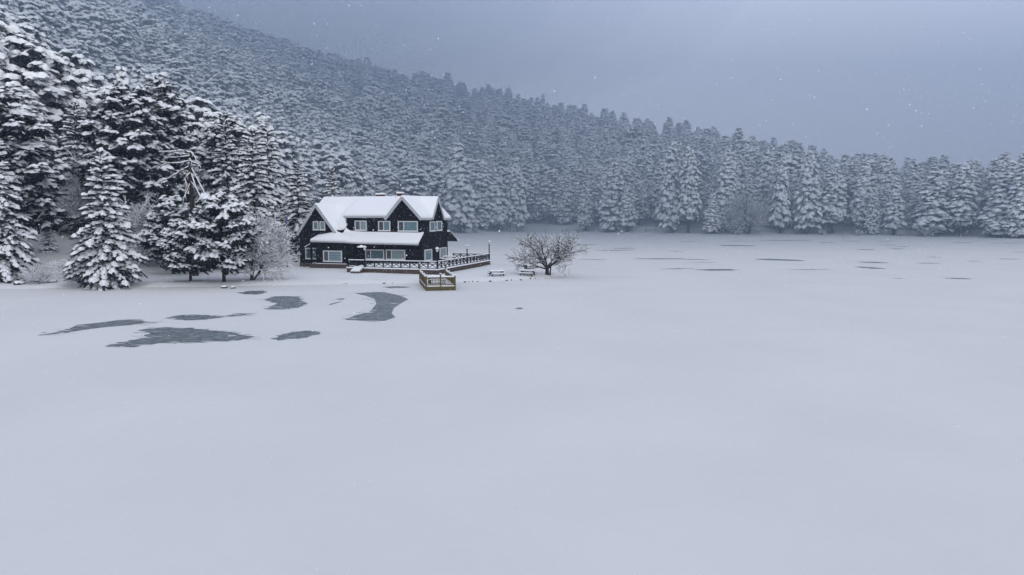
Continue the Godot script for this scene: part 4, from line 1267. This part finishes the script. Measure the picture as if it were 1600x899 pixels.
func build_forest() -> void:
	var fp := []
	var pp := []
	for k in 5:
		rng.seed = 300 + k
		fp.append(far_fir(200 + k, 30.0, [5.0, 5.8, 4.5, 6.0, 5.4][k], [0.10, 0.07, 0.13, 0.09, 0.18][k], [0.66, 0.58, 0.76, 0.62, 0.52][k], [0.95, 0.8, 1.1, 0.9, 0.7][k]))
		pp.append(far_pine(220 + k, 27.0, [4.9, 5.4, 4.5, 5.7, 5.1][k], [0.36, 0.3, 0.42, 0.34, 0.28][k], [0.8, 1.0, 0.7, 0.9, 0.8][k]))
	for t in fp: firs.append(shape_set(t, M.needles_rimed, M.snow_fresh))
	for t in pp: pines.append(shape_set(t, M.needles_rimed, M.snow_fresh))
	# front row on the far shore
	var row := [
		[-25.1, 332.0, 41.1, 9.1, "tall fir just right of the chalet on the far shore"],
		[-16.5, 362.0, 34.1, 8.2, "second fir right of the chalet on the far shore"],
		[-7.3, 364.0, 32.5, 7.3, "fir with a visible trunk on the far shore between chalet and bare tree"],
		[1.7, 372.0, 38.0, 6.1, "narrow fir left of the far clearing, nearest to the bare tree"],
		[22.1, 392.0, 29.1, 8.6, "broad fir standing back in the far clearing above the bare tree"],
		[37.6, 363.0, 26.6, 4.6, "small neat fir standing alone at the right of the far clearing"],
		[50.1, 351.0, 33.1, 7.0, "taller fir of the pair right of the far clearing"],
		[56.5, 345.0, 24.1, 5.6, "shorter fir of the pair right of the far clearing"],
		[73.7, 328.0, 41.6, 5.4, "left half of the tall twin firs left of centre on the far shore"],
		[80.2, 321.0, 38.0, 5.0, "right half of the tall twin firs on the far shore"],
		[88.8, 313.0, 17.2, 4.3, "short pointed fir right of the tall twin firs"],
		[95.7, 317.0, 35.0, 5.8, "tall fir behind the short pointed fir on the far shore"],
		[116.7, 307.0, 34.5, 5.0, "slender fir right of the frosted tree on the far shore"],
		[127.5, 305.0, 35.4, 5.5, "tall fir second right of the frosted tree on the far shore"],
		[137.2, 303.0, 28.8, 6.1, "fir with a bare foot beside the snowy gap on the far shore"],
		[148.1, 299.0, 28.7, 5.4, "fir behind the small slim one in the snowy gap"],
		[148.7, 291.0, 18.6, 2.9, "small slim fir in the snowy gap of the right far shore"],
		[154.2, 285.0, 23.5, 5.2, "fir right of the snowy gap on the far shore"],
		[164.0, 275.0, 24.8, 7.0, "broad snow bright fir on the right far shore"],
		[170.5, 268.0, 26.3, 5.4, "fir right of the broad bright one on the right far shore"],
		[176.2, 255.0, 21.8, 7.0, "broad low fir near the right edge of the view"],
		[179.3, 249.0, 25.8, 5.0, "fir cut by the right edge of the view"],
	]
	for k in row.size():
		var e = row[k]
		var g := Vector3(e[3] / 5.2, e[2] / 29.0, e[3] / 5.2)
		plant("fir_tree", e[4], "fir tree", firs[k % 5], spot(e[0], e[1], 0.2), k * 1.7, g)
	# everything behind: scattered over the hills, the best seen ones as things of their own
	rng.seed = 900
	var all := []
	var step := 9.0
	var d := 92.0
	while d < 650.0:
		var x := -0.78 * d - 12.0
		while x < minf(0.78 * d + 12.0, 400.0):
			var p := Vector2(x + R(-0.42, 0.42) * step, d + R(-0.42, 0.42) * step)
			x += step
			var s := inland(hill_base, p)
			if s < 15.0: continue
			if p.y < 150.0 and (s < 34.0 or p.x > -50.0 and p.y < 128.0): continue
			if rng.randf() < 0.07: continue
			if Vector2(p.x - 66.0, p.y - 345.0).length() < 9.0 or Vector2(p.x - 16.0, p.y - 384.0).length() < 9.0: continue
			all.append([p, s])
		d += step
	var placed := []
	for e in all:
		var p: Vector2 = e[0]
		var pn := rng.randf() < clampf(0.55 - (p.x + 20.0) / 220.0, 0.10, 0.7)
		var hgt := R(0.62, 1.16) * (1.0 if e[1] > 20.0 else 0.9) * (0.88 if p.x > 140.0 else 1.0)
		if rng.randf() < 0.10: hgt *= 0.6
		var wide := pow(hgt, 0.6) * R(0.95, 1.42)
		placed.append({"at": spot(p.x, p.y, 0.3), "pine": pn, "v": rng.randi() % 5, "g": Vector3(wide, hgt, wide), "turn": R(0, TAU), "d": p.y, "s": e[1]})
	placed.sort_custom(func(m, n): return m.d < n.d)
	# how much of each rises clear of the ones before it
	var sky := PackedFloat32Array(); sky.resize(200); sky.fill(-9.0)
	for e in placed:
		var at: Vector3 = e.at
		var a := atan2(at.x, e.d) / 0.64
		e.show = 0.0
		var up: float = (at.y + e.g.y * 29.0 - 7.7) / e.d
		var lo: float = (at.y - 7.7) / e.d
		var half: float = 4.6 * e.g.x / e.d / 0.64
		for b in range(maxi(0, int((a - half + 1.0) * 100.0)), mini(199, int((a + half + 1.0) * 100.0)) + 1):
			var seen := minf(up, 0.42) - maxf(sky[b], lo)
			if seen > 0.0: e.show += seen
			sky[b] = maxf(sky[b], up - 0.02)
		if absf(a) > 0.97: e.show = 0.0
	var order := range(placed.size())
	order.sort_custom(func(m, n): return placed[m].show > placed[n].show)
	var single := {}
	var nf := 0
	var np := 0
	for k in order:
		if placed[k].show < 0.01: break
		if placed[k].pine and np < 270:
			single[k] = true; np += 1
		elif not placed[k].pine and nf < 230:
			single[k] = true; nf += 1
	var rest := []
	for k in 10: rest.append([])
	for k in placed.size():
		var e = placed[k]
		if single.has(k):
			var px: float = 800.0 + 1100.0 * e.at.x / e.d
			var kind := "pine" if e.pine else "fir"
			var marks := [[60, "above the left edge of the view"], [120, "above the shelter"], [185, "above the lone fir"], [240, "above the left round topped pine"], [290, "above the taller round topped pine"], [345, "above the broken trunk"], [400, "above the low snow smothered pine"], [455, "above the frosted tree beside the chalet"], [520, "above the left gable of the chalet"], [580, "above the middle of the chalet roof"], [640, "above the chalet chimneys"], [705, "above the right gable of the chalet"], [770, "above the terrace lamps"], [830, "above the two picnic tables"], [910, "above the bare tree"], [1000, "above the pair right of the far clearing"], [1090, "above the tall twin firs"], [1200, "above the frosted far shore tree"], [1290, "above the thick central ice patch"], [1390, "above the snowy gap of the far shore"], [1490, "above the broad bright far shore fir"], [99999, "towards the right edge of the view"]]
			var where := ""
			for q in marks:
				if px < q[0]:
					where = q[1]; break
			var tall := "tall" if e.g.y > 0.95 else ("short" if e.g.y < 0.76 else "middling")
			var girth := "broad" if e.g.x > 1.12 else ("full" if e.g.x > 0.92 else "slim")
			var band := "near the shore" if e.s < 22.0 else ("low on the slope" if e.s < 55.0 else ("partway up the slope" if e.s < 95.0 else ("halfway up the slope" if e.s < 140.0 else ("well up the slope" if e.s < 190.0 else "near the hilltop"))))
			plant(kind + "_tree", "%s %s snowy %s %s %s" % [tall, girth, kind, band, where], kind + " tree", pines[e.v] if e.pine else firs[e.v], e.at, e.turn, e.g, "snow laden %ss of the hillside forest" % kind)
		else:
			rest[e.v + (5 if e.pine else 0)].append(Transform3D(Basis(Vector3.UP, e.turn).scaled_local(e.g), e.at))
	var forest := Node3D.new()
	forest.name = "forest"; add_child(forest)
	forest.set_meta("kind", "stuff")
	forest.set_meta("label", "dense snow laden conifer forest covering the hills and fading into mist")
	forest.set_meta("category", "forest")
	for k in 10:
		var mm := MultiMesh.new()
		mm.transform_format = MultiMesh.TRANSFORM_3D
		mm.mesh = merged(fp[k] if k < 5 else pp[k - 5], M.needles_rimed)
		mm.instance_count = rest[k].size()
		for j in rest[k].size(): mm.set_instance_transform(j, rest[k][j])
		var o := MultiMeshInstance3D.new()
		o.multimesh = mm
		o.name = "fir_trees" if k < 5 else "pine_trees"
		o.set_meta("kind", "stuff")
		forest.add_child(o, true)
	var tris := 0
	for t in fp + pp: tris += (t.wood.v.size() + t.leaf.v.size() + t.snow.v.size()) / 3
	print("forest: %d placed, singles fir %d pine %d, variant tris %d" % [placed.size(), nf, np, tris])

func build_snowfall() -> void:
	rng.seed = 71
	var sm := SphereMesh.new()
	sm.radius = 1.0; sm.height = 2.0; sm.radial_segments = 6; sm.rings = 3
	sm.material = M.flake
	var mm := MultiMesh.new()
	mm.transform_format = MultiMesh.TRANSFORM_3D
	mm.mesh = sm
	mm.instance_count = 60000
	for k in mm.instance_count:
		var d := lerpf(7.0, 75.0, pow(rng.randf(), 0.7))
		var r := R(0.005, 0.011)
		var p := Vector3(R(-0.8, 0.8) * d, R(0.1, 22.0), -d)
		mm.set_instance_transform(k, Transform3D(Basis.from_euler(Vector3(R(0, 3), R(0, 3), 0)).scaled_local(Vector3(r, r * R(0.7, 1.4), r)), p))
	var o := MultiMeshInstance3D.new()
	o.multimesh = mm
	o.name = "falling_snow"
	o.set_meta("kind", "stuff")
	o.set_meta("label", "snowflakes drifting through the air over the lake")
	add_child(o)

func mist_bank() -> void:      # the snow squall that hangs over the far shore and the hills
	var f := FogVolume.new()
	f.name = "drifting_mist"
	f.shape = RenderingServer.FOG_VOLUME_SHAPE_BOX
	f.size = Vector3(1000, 135, 440)
	f.position = Vector3(0, 66, -380)
	var m := FogMaterial.new()
	m.density = 0.0027
	m.albedo = Color(0.78, 0.875, 1.0)
	f.material = m
	f.set_meta("kind", "stuff")
	f.set_meta("label", "pale mist and snowfall hanging over the far hills")
	add_child(f)
	for k in 4:              # snow cloud wrapped round the top of the left hill, thinning outwards
		var c := FogVolume.new()
		c.name = "low_cloud" if k == 0 else "low_cloud_%03d" % k
		c.shape = RenderingServer.FOG_VOLUME_SHAPE_ELLIPSOID
		c.size = Vector3(420 + 130 * k, 90 + 45 * k, 260 + 60 * k)
		c.position = Vector3(-235, 172, -530)
		var n := FogMaterial.new()
		n.density = 0.0010
		n.albedo = Color(0.78, 0.875, 1.0)
		c.material = n
		c.set_meta("kind", "stuff")
		c.set_meta("label", "low snow cloud round the top of the left hill")
		add_child(c)
